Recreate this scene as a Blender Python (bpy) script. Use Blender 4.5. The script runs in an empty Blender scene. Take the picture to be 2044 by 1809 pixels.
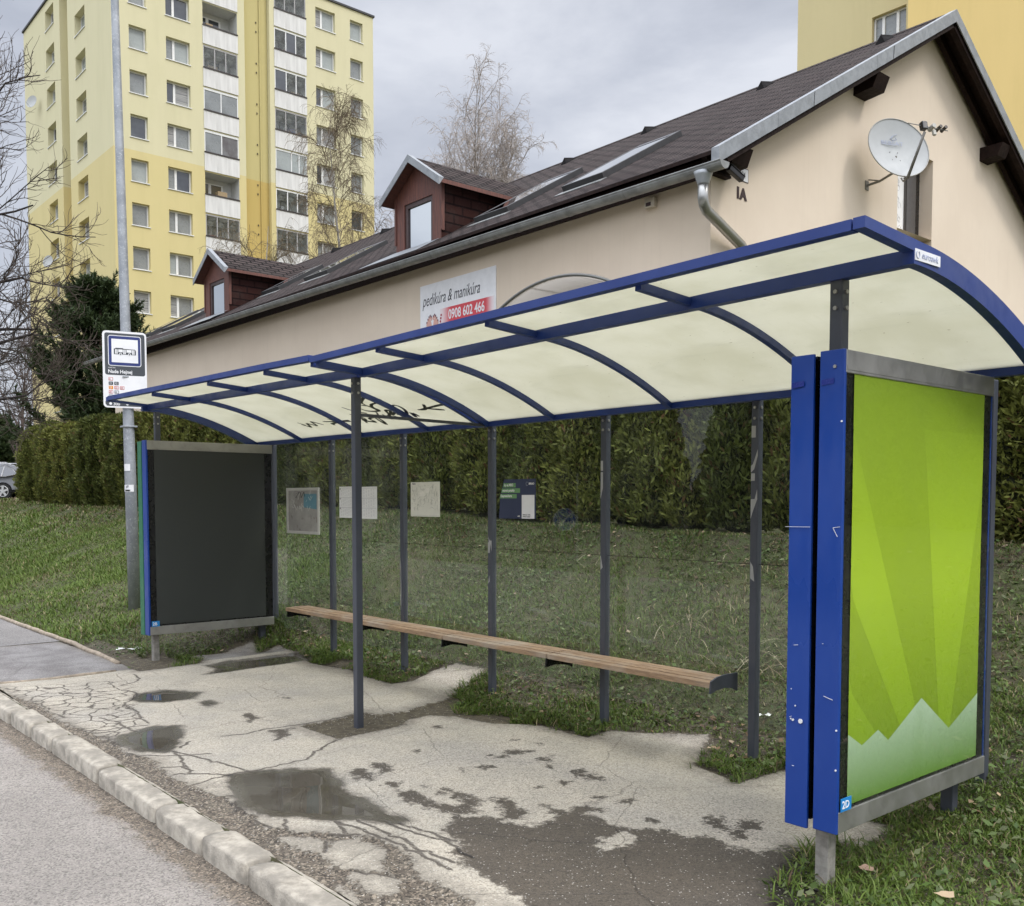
import bpy, bmesh, math, random
import numpy as np
from mathutils import Vector, Matrix

S = bpy.context.scene
COL = S.collection
R_ = math.radians

# ---------------------------------------------------------------- camera
# +X runs along the shelter towards the viewer, +Y towards the house, Z up.
CAM = np.array([2.0169, -3.4382, 1.5911])
YAW, PITCH, ROLL, FOC, CX, CY = 2.4308, -0.0522, 0.0005, 1919.9, 1023.4, 1099.7
_d = np.array([math.cos(PITCH)*math.cos(YAW), math.cos(PITCH)*math.sin(YAW), math.sin(PITCH)])
_r = np.cross(_d, [0, 0, 1]); _r /= np.linalg.norm(_r); _u = np.cross(_r, _d)
cd = bpy.data.cameras.new('camera'); cam = bpy.data.objects.new('camera', cd); COL.objects.link(cam)
m = Matrix.Identity(4)
for i in range(3):
    m[i][0], m[i][1], m[i][2], m[i][3] = _r[i], _u[i], -_d[i], CAM[i]
cam.matrix_world = m
cd.sensor_fit = 'HORIZONTAL'; cd.sensor_width = 36; cd.lens = FOC/2044*36
cd.shift_x = -(CX-1022)/2044; cd.shift_y = (CY-904.5)/2044
cd.clip_start = .05; cd.clip_end = 3000
S.camera = cam

# ---------------------------------------------------------------- world
SUN_DIR = Vector((.62, .30, .82)).normalized()
W = bpy.data.worlds.new('World'); S.world = W; W.use_nodes = True
nt = W.node_tree; nt.nodes.clear()
N = nt.nodes.new; L = nt.links.new
out = N('ShaderNodeOutputWorld'); bg = N('ShaderNodeBackground'); L(bg.outputs[0], out.inputs[0])
sky = N('ShaderNodeTexSky'); sky.sky_type = 'NISHITA'; sky.sun_disc = False
sky.sun_elevation = math.asin(SUN_DIR.z); sky.sun_rotation = math.atan2(SUN_DIR.x, SUN_DIR.y)
sky.dust_density = 3
tc = N('ShaderNodeTexCoord'); mp = N('ShaderNodeMapping'); mp.inputs['Scale'].default_value = (1, 1, 2.4)
L(tc.outputs['Generated'], mp.inputs[0])
def noise(sc, det, rg, vec, dist=0.):
    n = N('ShaderNodeTexNoise'); n.inputs['Scale'].default_value = sc; n.inputs['Detail'].default_value = det
    n.inputs['Roughness'].default_value = rg; n.inputs['Distortion'].default_value = dist
    L(vec, n.inputs['Vector']); return n
n1 = noise(2.7, 7, .56, mp.outputs[0], .3)
cr = N('ShaderNodeValToRGB'); cr.color_ramp.elements[0].position = .36; cr.color_ramp.elements[1].position = .66
cr.color_ramp.elements[0].color = (2.55, 2.68, 3.05, 1); cr.color_ramp.elements[1].color = (4.2, 4.3, 4.6, 1)
e = cr.color_ramp.elements.new(.5); e.color = (3.2, 3.33, 3.7, 1)
L(n1.outputs[0], cr.inputs[0])
# brighter patch of sky behind the camera, added to light the front wall
dt = N('ShaderNodeVectorMath'); dt.operation = 'DOT_PRODUCT'; L(tc.outputs['Generated'], dt.inputs[0]); dt.inputs[1].default_value = Vector((.22, -.42, .88)).normalized()
mr = N('ShaderNodeMapRange'); mr.inputs['From Min'].default_value = .0; mr.interpolation_type = 'SMOOTHSTEP'; mr.inputs['From Max'].default_value = 1
mr.inputs['To Min'].default_value = 1; mr.inputs['To Max'].default_value = 3.0; L(dt.outputs['Value'], mr.inputs['Value'])
sz = N('ShaderNodeSeparateXYZ'); L(tc.outputs['Generated'], sz.inputs[0])   # overcast skies brighten towards the zenith
mz = N('ShaderNodeMapRange'); mz.inputs['From Min'].default_value = .5; mz.inputs['From Max'].default_value = 1; mz.inputs['To Min'].default_value = 1; mz.inputs['To Max'].default_value = 2.3; L(sz.outputs[2], mz.inputs['Value'])
mm = N('ShaderNodeMath'); mm.operation = 'MULTIPLY'; L(mr.outputs[0], mm.inputs[0]); L(mz.outputs[0], mm.inputs[1])
ml = N('ShaderNodeVectorMath'); ml.operation = 'SCALE'; L(cr.outputs[0], ml.inputs[0]); L(mm.outputs[0], ml.inputs['Scale'])
mx = N('ShaderNodeMix'); mx.data_type = 'RGBA'; mx.inputs[0].default_value = .88
L(sky.outputs[0], mx.inputs['A']); L(ml.outputs[0], mx.inputs['B'])
L(mx.outputs['Result'], bg.inputs[0]); bg.inputs[1].default_value = .14
sl = bpy.data.lights.new('sun', 'SUN'); sl.energy = .95; sl.angle = R_(14); sl.color = (1, .96, .9)
so = bpy.data.objects.new('sun', sl); COL.objects.link(so)
so.rotation_euler = (-SUN_DIR).to_track_quat('-Z', 'Y').to_euler(); so.location = (10, 5, 60)

S.view_settings.view_transform = 'Standard'; S.view_settings.look = 'None'
S.view_settings.exposure = 0.5; S.view_settings.gamma = 1
S.render.engine = 'CYCLES'
S.cycles.max_bounces = 8; S.cycles.transparent_max_bounces = 24

# ---------------------------------------------------------------- helpers
rng = np.random.default_rng(7); random.seed(7)
ORG = {}
def link(o, parent=None):
    COL.objects.link(o)
    if parent is not None: o.parent = parent
    return o
def tag(o, label=None, cat=None, group=None, kind=None):
    if label: o['label'] = label
    if cat: o['category'] = cat
    if group: o['group'] = group
    if kind: o['kind'] = kind
    return o
def empty(name, loc, label=None, cat=None, group=None):
    o = bpy.data.objects.new(name, None); o.location = loc; o.empty_display_size = .2; COL.objects.link(o)
    ORG[o.name] = Vector(loc); return tag(o, label, cat, group)
def finish(me, name, mats, parent, org):
    for mt in (mats if isinstance(mats, (list, tuple)) else [mats]): me.materials.append(mt)
    o = bpy.data.objects.new(name, me); link(o, parent)
    if parent is None: o.location = org; ORG[o.name] = Vector(org)
    else:
        po = ORG[parent.name]; o.location = Vector(org)-po; ORG[o.name] = Vector(org)
    return o
class MB:
    """collects shapes in world coordinates; build() links them as ONE mesh object"""
    def __init__(s): s.v = []; s.f = []; s.mi = []; s.c = None
    def add(s, vs, fs, mi=0):
        b = len(s.v); s.v += [tuple(map(float, v)) for v in vs]
        for f in fs: s.f.append([b+i for i in f]); s.mi.append(mi)
        return s
    def box(s, a, b, mi=0, ch=0):
        x0, y0, z0 = [min(a[i], b[i]) for i in range(3)]; x1, y1, z1 = [max(a[i], b[i]) for i in range(3)]
        if ch: return s.obox(((x0+x1)/2, (y0+y1)/2, (z0+z1)/2), (1,0,0), (0,1,0), (0,0,1), (x1-x0)/2, (y1-y0)/2, (z1-z0)/2, mi, ch)
        return s.add([(x0,y0,z0),(x1,y0,z0),(x1,y1,z0),(x0,y1,z0),(x0,y0,z1),(x1,y0,z1),(x1,y1,z1),(x0,y1,z1)],
                     [(0,3,2,1),(4,5,6,7),(0,1,5,4),(1,2,6,5),(2,3,7,6),(3,0,4,7)], mi)
    def obox(s, c, ax, ay, az, hx, hy, hz, mi=0, ch=0):
        c = Vector(c); ax = Vector(ax).normalized(); ay = Vector(ay).normalized(); az = Vector(az).normalized()
        if not ch:
            P = [c+ax*hx*i+ay*hy*j+az*hz*k for k in (-1,1) for (i,j) in ((-1,-1),(1,-1),(1,1),(-1,1))]
            return s.add(P, [(0,3,2,1),(4,5,6,7),(0,1,5,4),(1,2,6,5),(2,3,7,6),(3,0,4,7)], mi)
        bm = bmesh.new(); bmesh.ops.create_cube(bm, size=2)
        for v in bm.verts: v.co = Vector((v.co.x*hx, v.co.y*hy, v.co.z*hz))
        bmesh.ops.bevel(bm, geom=bm.edges[:], offset=ch, segments=2, affect='EDGES', profile=.6)
        bm.verts.index_update()
        P = [c+ax*v.co.x+ay*v.co.y+az*v.co.z for v in bm.verts]
        s.add(P, [[v.index for v in f.verts] for f in bm.faces], mi); bm.free(); return s
    def beam(s, a, b, w, h, up=(0,0,1), mi=0, ch=0):
        a = Vector(a); b = Vector(b); x = (b-a); l = x.length; x.normalize()
        y = Vector(up).cross(x).normalized(); z = x.cross(y)
        return s.obox((a+b)/2, x, y, z, l/2, w/2, h/2, mi, ch)
    def tube(s, pts, r, n=8, mi=0, cap=True):
        P = [Vector(p) for p in pts]; rs = r if isinstance(r, (list, tuple)) else [r]*len(P)
        rings = []; u = None
        for i, p in enumerate(P):
            t = (P[min(i+1, len(P)-1)]-P[max(i-1, 0)]).normalized()
            if u is None: u = t.orthogonal().normalized()
            u = (u-t*u.dot(t)).normalized(); w = t.cross(u)
            rings.append([p+(u*math.cos(2*math.pi*k/n)+w*math.sin(2*math.pi*k/n))*rs[i] for k in range(n)])
        vs = [v for q in rings for v in q]; fs = []
        for i in range(len(P)-1):
            for k in range(n):
                fs.append((i*n+k, i*n+(k+1)%n, (i+1)*n+(k+1)%n, (i+1)*n+k))
        if cap: fs += [tuple(range(n))[::-1], tuple((len(P)-1)*n+k for k in range(n))]
        return s.add(vs, fs, mi)
    def prism(s, poly, o, ux, uy, d, mi=0):
        """2D outline extruded along d from o"""
        o = Vector(o); ux = Vector(ux); uy = Vector(uy); d = Vector(d); n = len(poly)
        a = [o+ux*p[0]+uy*p[1] for p in poly]; b = [p+d for p in a]
        return s.add(a+b, [tuple(range(n))[::-1], tuple(range(n, 2*n))]+[(i, (i+1)%n, n+(i+1)%n, n+i) for i in range(n)], mi)
    def sweep(s, sec, path, mi=0):
        """section list of 3D-offset functions: path = list of (origin, ux, uy)"""
        n = len(sec); vs = []; fs = []
        for o, ux, uy in path:
            o = Vector(o); ux = Vector(ux); uy = Vector(uy)
            vs += [o+ux*a+uy*b for a, b in sec]
        for i in range(len(path)-1):
            for k in range(n): fs.append((i*n+k, i*n+(k+1)%n, (i+1)*n+(k+1)%n, (i+1)*n+k))
        fs += [tuple(range(n))[::-1], tuple((len(path)-1)*n+k for k in range(n))]
        return s.add(vs, fs, mi)
    def holes(s, o, ux, uy, w, h, hl, depth, mi=0, mr=None):
        """wall sheet w x h with rectangular openings hl=(u0,v0,u1,v1); reveals go along -n*depth"""
        o = Vector(o); ux = Vector(ux); uy = Vector(uy); n = ux.cross(uy)
        us = sorted({0, w}|{q[0] for q in hl}|{q[2] for q in hl}); vv = sorted({0, h}|{q[1] for q in hl}|{q[3] for q in hl})
        P = lambda a, b, c=0: o+ux*a+uy*b-n*c
        for i in range(len(us)-1):
            for j in range(len(vv)-1):
                cx, cy = (us[i]+us[i+1])/2, (vv[j]+vv[j+1])/2
                if any(q[0] < cx < q[2] and q[1] < cy < q[3] for q in hl): continue
                s.add([P(us[i],vv[j]),P(us[i+1],vv[j]),P(us[i+1],vv[j+1]),P(us[i],vv[j+1])], [(0,1,2,3)], mi)
        for q in hl:
            dd = q[4] if len(q) > 4 else depth; mq = q[5] if len(q) > 5 else (mi if mr is None else mr)
            c = [(q[0],q[1]),(q[2],q[1]),(q[2],q[3]),(q[0],q[3])]
            for k in range(4):
                a, b = c[k], c[(k+1)%4]
                s.add([P(*a),P(*b),P(*b,dd),P(*a,dd)], [(0,3,2,1)], mq)
        return s
    def build(s, name, mats, parent=None, org=None, smooth=False):
        V = np.array(s.v)
        if org is None: org = ((V[:,0].min()+V[:,0].max())/2, (V[:,1].min()+V[:,1].max())/2, V[:,2].min())
        me = bpy.data.meshes.new(name); me.from_pydata([tuple(v) for v in V-np.array(org)], [], s.f)
        me.polygons.foreach_set('material_index', s.mi)
        if smooth: me.shade_smooth()
        me.update(); return finish(me, name, mats, parent, org)
def fast(name, V, F, mats, col=None, parent=None, org=(0,0,0), smooth=False, attrs=None):
    """numpy mesh: V (n,3), F (m,k) all same k, per-vertex colour"""
    V = np.asarray(V, np.float32)-np.asarray(org, np.float32); F = np.asarray(F, np.int32); k = F.shape[1]
    me = bpy.data.meshes.new(name); me.vertices.add(len(V)); me.vertices.foreach_set('co', V.ravel())
    me.loops.add(F.size); me.loops.foreach_set('vertex_index', F.ravel())
    me.polygons.add(len(F)); me.polygons.foreach_set('loop_start', np.arange(0, F.size, k, dtype=np.int32))
    me.update(calc_edges=True)
    if col is not None:
        a = me.color_attributes.new('Col', 'FLOAT_COLOR', 'POINT'); c = np.ones((len(V), 4), np.float32); c[:, :3] = col; a.data.foreach_set('color', c.ravel())
    for nm, arr in (attrs or {}).items():
        a = me.color_attributes.new(nm, 'FLOAT_COLOR', 'POINT'); a.data.foreach_set('color', np.asarray(arr, np.float32).ravel())
    if smooth: me.shade_smooth()
    return finish(me, name, mats, parent, org)
def copy_tree(o, parent=None):
    c = o.copy(); COL.objects.link(c); c.parent = parent
    ORG[c.name] = ORG.get(o.name, Vector())
    for ch in list(o.children): copy_tree(ch, c)
    return c
def text(s, size, o, ux, uy, mat_, name='lettering', parent=None, bold=0., shear=0., ext=.0008, align='LEFT', squeeze=1.):
    cu = bpy.data.curves.new('t', 'FONT'); cu.body = s; cu.size = size; cu.shear = shear; cu.offset = bold; cu.extrude = ext; cu.align_x = align
    cu.resolution_u = 4
    to = bpy.data.objects.new('t', cu); COL.objects.link(to); bpy.context.view_layer.update()
    dg = bpy.context.evaluated_depsgraph_get(); me = bpy.data.meshes.new_from_object(to.evaluated_get(dg))
    bpy.data.objects.remove(to); bpy.data.curves.remove(cu)
    ux = Vector(ux); uy = Vector(uy); n = ux.cross(uy)
    for v in me.vertices: v.co = ux*v.co.x*squeeze+uy*v.co.y+n*v.co.z
    me.name = name; me.materials.clear(); return finish(me, name, mat_, parent, o)

# ---------------------------------------------------------------- materials
def newmat(name):
    mt = bpy.data.materials.new(name); mt.use_nodes = True; t = mt.node_tree
    return mt, t, t.nodes['Principled BSDF']
def _n(t, ty, **k):
    n = t.nodes.new(ty)
    for a, b in k.items():
        if a.startswith('i_'): n.inputs[a[2:].replace('_', ' ')].default_value = b
        else: setattr(n, a, b)
    return n
def coords(t, scale=None, kind='Object'):
    c = _n(t, 'ShaderNodeTexCoord'); o = c.outputs[kind]
    if scale:
        mpn = _n(t, 'ShaderNodeMapping'); mpn.inputs['Scale'].default_value = scale; t.links.new(o, mpn.inputs[0]); o = mpn.outputs[0]
    return o
def nz(t, vec, sc, det=4, rg=.55, dist=0):
    n = _n(t, 'ShaderNodeTexNoise', i_Scale=sc, i_Detail=det, i_Roughness=rg, i_Distortion=dist); t.links.new(vec, n.inputs['Vector']); return n.outputs[0]
def ramp(t, fac, a, b, ca=0., cb=1.):
    n = _n(t, 'ShaderNodeMapRange'); n.interpolation_type = 'SMOOTHSTEP'
    n.inputs['From Min'].default_value = a; n.inputs['From Max'].default_value = b; n.inputs['To Min'].default_value = ca; n.inputs['To Max'].default_value = cb
    t.links.new(fac, n.inputs['Value']); return n.outputs[0]
def mixc(t, fac, a, b, mode='MIX'):
    n = _n(t, 'ShaderNodeMix', data_type='RGBA', blend_type=mode)
    for s_, v in ((0, fac), ('A', a), ('B', b)):
        if isinstance(v, bpy.types.NodeSocket): t.links.new(v, n.inputs[s_])
        elif s_ == 0: n.inputs[0].default_value = v
        else: n.inputs[s_].default_value = (*v, 1)
    return n.outputs['Result']
def mth(t, op, a, b=0., c=0.):
    n = _n(t, 'ShaderNodeMath', operation=op)
    for i, v in enumerate((a, b, c)):
        if isinstance(v, bpy.types.NodeSocket): t.links.new(v, n.inputs[i])
        else: n.inputs[i].default_value = v
    return n.outputs[0]
def bump(t, p, h, st=.3, dist=.01, nrm=None):
    b = _n(t, 'ShaderNodeBump'); b.inputs['Strength'].default_value = st; b.inputs['Distance'].default_value = dist
    t.links.new(h, b.inputs['Height'])
    if nrm is not None: t.links.new(nrm, b.inputs['Normal'])
    if p is not None: t.links.new(b.outputs[0], p.inputs['Normal'])
    return b.outputs[0]
def mat(name, c, rough=.6, metal=0., var=.12, sc=6, c2=None, bst=0., bsc=80, bd=.004, spec=.5, grime=0., gsc=1.5, gc=None, stretch=None, rvar=.1):
    mt, t, p = newmat(name); co = coords(t, stretch)
    f = nz(t, co, sc, 5, .6)
    b = c2 if c2 else tuple(x*(1-var) for x in c)
    a = c if c2 else tuple(min(1, x*(1+var*.5)) for x in c)
    col = mixc(t, ramp(t, f, .35, .65), a, b)
    if grime:
        g = ramp(t, nz(t, co, gsc, 6, .65, .5), .5, .72, 0, grime)
        col = mixc(t, g, col, gc or tuple(x*.45 for x in c))
    t.links.new(col, p.inputs['Base Color'])
    t.links.new(ramp(t, nz(t, co, sc*2.3, 4), .3, .7, max(.02, rough-rvar), min(1, rough+rvar)), p.inputs['Roughness'])
    p.inputs['Metallic'].default_value = metal; p.inputs['Specular IOR Level'].default_value = spec
    if bst: bump(t, p, nz(t, co, bsc, 4), bst, bd)
    return mt
def flat(name, c, rough=.5, **k): return mat(name, c, rough, var=.05, **k)
def vcol(name, rough=.6, trans=0., spec=.3, rnd=False):
    mt, t, p = newmat(name); a = _n(t, 'ShaderNodeVertexColor', layer_name='Col')
    if rnd:   # every shrub has its own tone
        oi = _n(t, 'ShaderNodeObjectInfo'); hs = _n(t, 'ShaderNodeHueSaturation'); t.links.new(a.outputs[0], hs.inputs['Color']); t.links.new(ramp(t, oi.outputs['Random'], 0, 1, .68, 1.25), hs.inputs['Value']); t.links.new(ramp(t, oi.outputs['Random'], 0, 1, .515, .49), hs.inputs['Hue']); a = hs
    t.links.new(a.outputs[0], p.inputs['Base Color']); p.inputs['Roughness'].default_value = rough; p.inputs['Specular IOR Level'].default_value = spec
    if trans:
        tr = _n(t, 'ShaderNodeBsdfTranslucent'); t.links.new(a.outputs[0], tr.inputs[0]); mxs = _n(t, 'ShaderNodeMixShader'); mxs.inputs[0].default_value = trans
        o = t.nodes['Material Output']; t.links.new(p.outputs[0], mxs.inputs[1]); t.links.new(tr.outputs[0], mxs.inputs[2]); t.links.new(mxs.outputs[0], o.inputs[0])
    return mt
# ================================================================ GROUND
def smooth01(t): t = np.clip(t, 0, 1); return t*t*(3-2*t)
_nw = [(rng.uniform(.3, 3.2), rng.uniform(0, 6.28), rng.uniform(0, 6.28)) for _ in range(10)]
def wob(x, y):
    s = 0
    for k, a, b in _nw: s = s+np.sin(k*(x*math.cos(a)+y*math.sin(a))+b)/k
    return s*.05
def gz(x, y):
    """height of the grassy ground"""
    x = np.asarray(x, float); y = np.asarray(y, float)
    yb = np.interp(x, [-60, -7.9, -7.2, -1.4, -.8, 0, 3], [-.25, -.22, 1.25, 1.5, 1.3, .75, .6])
    t = np.clip((y-yb)/(4.15-yb), 0, 1)
    h = 1.32*(t**1.12)*(1-.12*np.sin(math.pi*t))
    h = h+np.interp(x, [-50, -38, -26, 0], [.3, .27, .1, 0])*smooth01((y+.2)/3)
    h = h+wob(x, y)*smooth01(t*5)*.45
    h = np.where(y < -1.52, -.2, h)
    h = np.where(y < -9.6, .02, h)
    return h
''' outlines of the worn surface, metres '''
SLAB_OUT = [(-9.5,-1.47),(-9.5,-.27),(-7.5,-.27),(-7.12,-.3),(-6.97,-.29),(-6.99,.13),(-7.03,.37),(-7.5,.44),(-7.44,.79),(-7.55,1.12),(-7.22,1.04),(-7.28,1.3),(-6.91,1.31),(-6.39,1.15),(-6.11,1.16),(-5.76,1.24),(-5.42,1.16),(-4.92,1.15),(-4.89,1.38),(-4.89,1.57),(-4.79,1.76),(-4.4,1.76),
 (-4.24,1.34),(-4.07,1.1),(-4.03,.88),(-3.95,.68),(-3.98,.41),(-4.16,.39),(-4.09,.14),(-4.08,.02),(-4.1,-.19),(-3.56,-.19),(-3.55,-.18),(-3.59,.33),(-3.7,.51),(-3.69,.67),(-3.54,.79),(-3.2,.87),(-2.95,1.08),(-2.47,1.08),(-2.51,1.35),(-2.33,1.44),(-1.96,1.6),(-1.9,1.64),(-1.77,1.4),(-1.58,1.11),(-1.45,1.08),(-1.21,1.02),(-1.21,1.19),(-1.18,1.42),(-.9,1.4),(-.71,1.25),(-.36,1.02),(-.28,.95),(-.23,.64),(-.35,.6),(-.42,.4),(-.3,0),(-.1,-.3),(.3,-.55),(.9,-.8),(.9,-1.47)]
FRONT = [(-6.66,-1.48),(-6.23,-1.42),(-5.85,-1.39),(-5.39,-1.42),(-5.06,-1.39),(-4.72,-1.37),(-4.46,-1.33),(-4.14,-1.35),(-3.84,-1.3),(-3.51,-1.35),(-3.32,-1.36),(-3.17,-1.33),(-2.93,-1.31),(-2.79,-1.28),(-2.5,-1.31),(-2.3,-1.29),(-2.15,-1.27),(-2.04,-1.17),(-1.92,-1.07),(-1.77,-.99),(-1.65,-.99),(-1.48,-1.04),(-1.3,-1.1),(-1.0,-1.08),(-.85,-1.05),(-.6,-1.0),(-.2,-.9),(.9,-.9),(.9,-1.6),(-6.66,-1.6)]
PUD = [[(-3.22,-1.1),(-3.21,-.94),(-3.11,-.76),(-2.95,-.61),(-2.7,-.66),(-2.51,-.75),(-2.41,-.73),(-2.44,-.72),(-2.09,-.77),(-1.9,-.73),(-1.92,-.83),(-2.08,-.94),(-2.14,-1.01),(-2.18,-1.05),(-2.41,-1.24),(-2.65,-1.29),(-2.91,-1.21)],[(-4.58,-1.31),(-4.68,-1.1),(-4.72,-.97),(-4.62,-.83),(-4.43,-.89),(-4.2,-1.01),(-4.0,-1.14),(-4.04,-1.22),(-4.16,-1.29),(-4.4,-1.32)],[(-5.76,-.77),(-5.95,-.66),(-5.96,-.44),(-5.68,-.23),(-5.47,-.38),(-5.49,-.62),(-5.61,-.75)],[(-6.84,.31),(-6.96,.57),(-6.94,.84),(-6.96,1.16),(-6.91,1.31),(-6.53,1.23),(-6.45,.92),(-6.43,.64),(-6.39,.31),(-6.42,.13),(-6.58,.31)],[(-5.31,-.4),(-5.32,-.32),(-5.18,-.3),(-5.13,-.4)]]
WET = [[(-1.7,-.7),(-1.81,-.53),(-1.63,-.37),(-1.45,-.35),(-1.45,-.25),(-1.49,-.12),(-1.45,-.03),(-1.36,.03),(-1.23,-.03),(-1.12,.01),(-1.05,.07),(-.9,.11),(-.81,.16),(-.83,.16),(-.75,.21),(-.6,.16),(-.5,.21),(-.46,.33),(-.36,.48),(-.0,-.11),(-.08,-.64),(-.21,-.79),(-.38,-.99),(-.75,-.97),(-.96,-.93),(-1.2,-.9),(-1.44,-.85),(-1.45,-.74)],[(-2.32,-.53),(-2.29,-.44),(-2.08,-.49),(-1.94,-.42),(-1.97,-.26),(-1.77,-.41),(-1.82,-.51),(-2.02,-.56),(-2.17,-.59)],[(-1.91,-.2),(-1.88,-.14),(-1.7,-.19),(-1.64,-.17),(-1.56,-.29),(-1.63,-.37),(-1.77,-.27)],[(-2.84,-.54),(-2.83,-.44),(-2.7,-.43),(-2.61,-.52),(-2.68,-.57)],[(-2.9,-.36),(-2.84,-.27),(-2.65,-.34),(-2.67,-.42)],[(-1.99,.46),(-2.0,.56),(-1.88,.53),(-1.76,.49),(-1.8,.44),(-1.9,.44)],[(-2.42,.1),(-2.43,.16),(-2.36,.17),(-2.36,.1)],[(-2.43,-.03),(-2.45,.02),(-2.39,.01),(-2.37,-.04)],[(-2.51,.34),(-2.58,.49),(-2.55,.56),(-2.48,.61),(-2.48,.5),(-2.51,.44),(-2.49,.35)],[(-2.76,.64),(-2.74,.7),(-2.71,.66),(-2.72,.61)],[(-.93,.34),(-.96,.41),(-.87,.45),(-.76,.35),(-.8,.31)],[(-.82,.46),(-.83,.53),(-.74,.56),(-.7,.47),(-.73,.41)],[(-.76,.32),(-.76,.4),(-.69,.4),(-.65,.33),(-.67,.27)],[(-4.65,-.37),(-4.69,-.28),(-4.5,-.29),(-4.4,-.4)],[(-4.07,-.4),(-4.04,-.28),(-3.87,-.39),(-3.81,-.48)],[(-5.04,.18),(-5.01,.25),(-4.96,.2)],[(-1.67,-.06),(-1.46,-.04),(-1.41,-.07),(-1.43,-.14),(-1.56,-.12)],[(-1.5,.0),(-1.5,.09),(-1.42,.07),(-1.36,-.02),(-1.41,-.07)],[(-2.25,-.29),(-2.15,-.27),(-2.04,-.25),(-1.91,-.34),(-2.02,-.37)],[(-2.58,.31),(-2.59,.34),(-2.58,.35),(-2.55,.34),(-2.54,.31)],[(-2.34,.49),(-2.35,.52),(-2.33,.54),(-2.3,.52),(-2.29,.49)],[(-2.27,.52),(-2.28,.54),(-2.27,.56),(-2.24,.54),(-2.24,.52)],[(-2.6,.75),(-2.61,.77),(-2.6,.78),(-2.58,.77),(-2.57,.74)],[(-2.17,.42),(-2.18,.46),(-2.16,.47),(-2.13,.45),(-2.12,.42)],[(-2.32,-.37),(-2.33,-.35),(-2.32,-.33),(-2.29,-.34),(-2.28,-.37)],[(-1.88,.26),(-1.89,.29),(-1.87,.3),(-1.84,.29),(-1.84,.26)],[(-1.91,.12),(-1.92,.14),(-1.9,.16),(-1.88,.14),(-1.87,.12)],[(-1.57,.2),(-1.58,.23),(-1.56,.25),(-1.53,.23),(-1.53,.2)],[(-1.42,.28),(-1.43,.32),(-1.41,.34),(-1.37,.32),(-1.37,.28)],[(-1.39,.06),(-1.4,.09),(-1.38,.1),(-1.36,.09),(-1.36,.06)],[(-1.11,.15),(-1.12,.18),(-1.1,.19),(-1.08,.18),(-1.07,.15)],[(-1.0,.09),(-1.01,.12),(-.98,.14),(-.96,.12),(-.95,.09)],[(-2.48,-.51),(-2.5,-.46),(-2.47,-.43),(-2.42,-.45),(-2.4,-.5)],[(-2.18,-.39),(-2.19,-.35),(-2.17,-.33),(-2.13,-.35),(-2.12,-.38)],[(-2.94,.01),(-2.96,.04),(-2.94,.06),(-2.89,.04),(-2.88,.01)],[(-3.4,.48),(-3.42,.52),(-3.4,.53),(-3.36,.52),(-3.35,.48)],[(-2.34,.57),(-2.35,.59),(-2.34,.61),(-2.31,.59),(-2.31,.56)]]
DRY = [[(-1.07,-.3),(-1.1,-.2),(-1.09,-.07),(-1.06,-.02),(-.99,-.07),(-.93,-.14),(-.98,-.2),(-1.0,-.3)],[(-2.14,-1.01),(-2.09,-.91),(-1.95,-.83),(-1.74,-.82),(-1.43,-.9),(-1.22,-.92),(-1.03,-.95),(-.88,-.94),(-.73,-.96),(-.88,-1.13),(-1.01,-1.09),(-1.11,-1.1),(-1.27,-1.11),(-1.35,-1.11),(-1.48,-1.03),(-1.65,-.98),(-1.77,-.98),(-1.94,-1.06)],[(-1.89,-1.16),(-1.77,-1.06),(-1.64,-1.04),(-1.52,-1.15),(-1.4,-1.2),(-1.5,-1.28),(-1.59,-1.33)],[(-1.51,-1.32),(-1.43,-1.25),(-1.3,-1.2),(-1.21,-1.27),(-1.2,-1.34),(-1.26,-1.38),(-1.4,-1.38)],[(-1.42,-1.43),(-1.32,-1.43),(-1.17,-1.47),(-1.1,-1.62)],[(-2.42,-1.33),(-2.3,-1.23),(-2.2,-1.28),(-2.25,-1.34)],[(-2.3,-1.19),(-2.17,-1.06),(-2.01,-1.1),(-2.12,-1.27)],[(-2.11,-1.37),(-2.03,-1.24),(-1.9,-1.2),(-1.79,-1.29),(-1.88,-1.36)],[(-1.79,-1.32),(-1.9,-1.17),(-1.85,-1.07),(-1.52,-1.27),(-1.62,-1.33)]]
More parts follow.
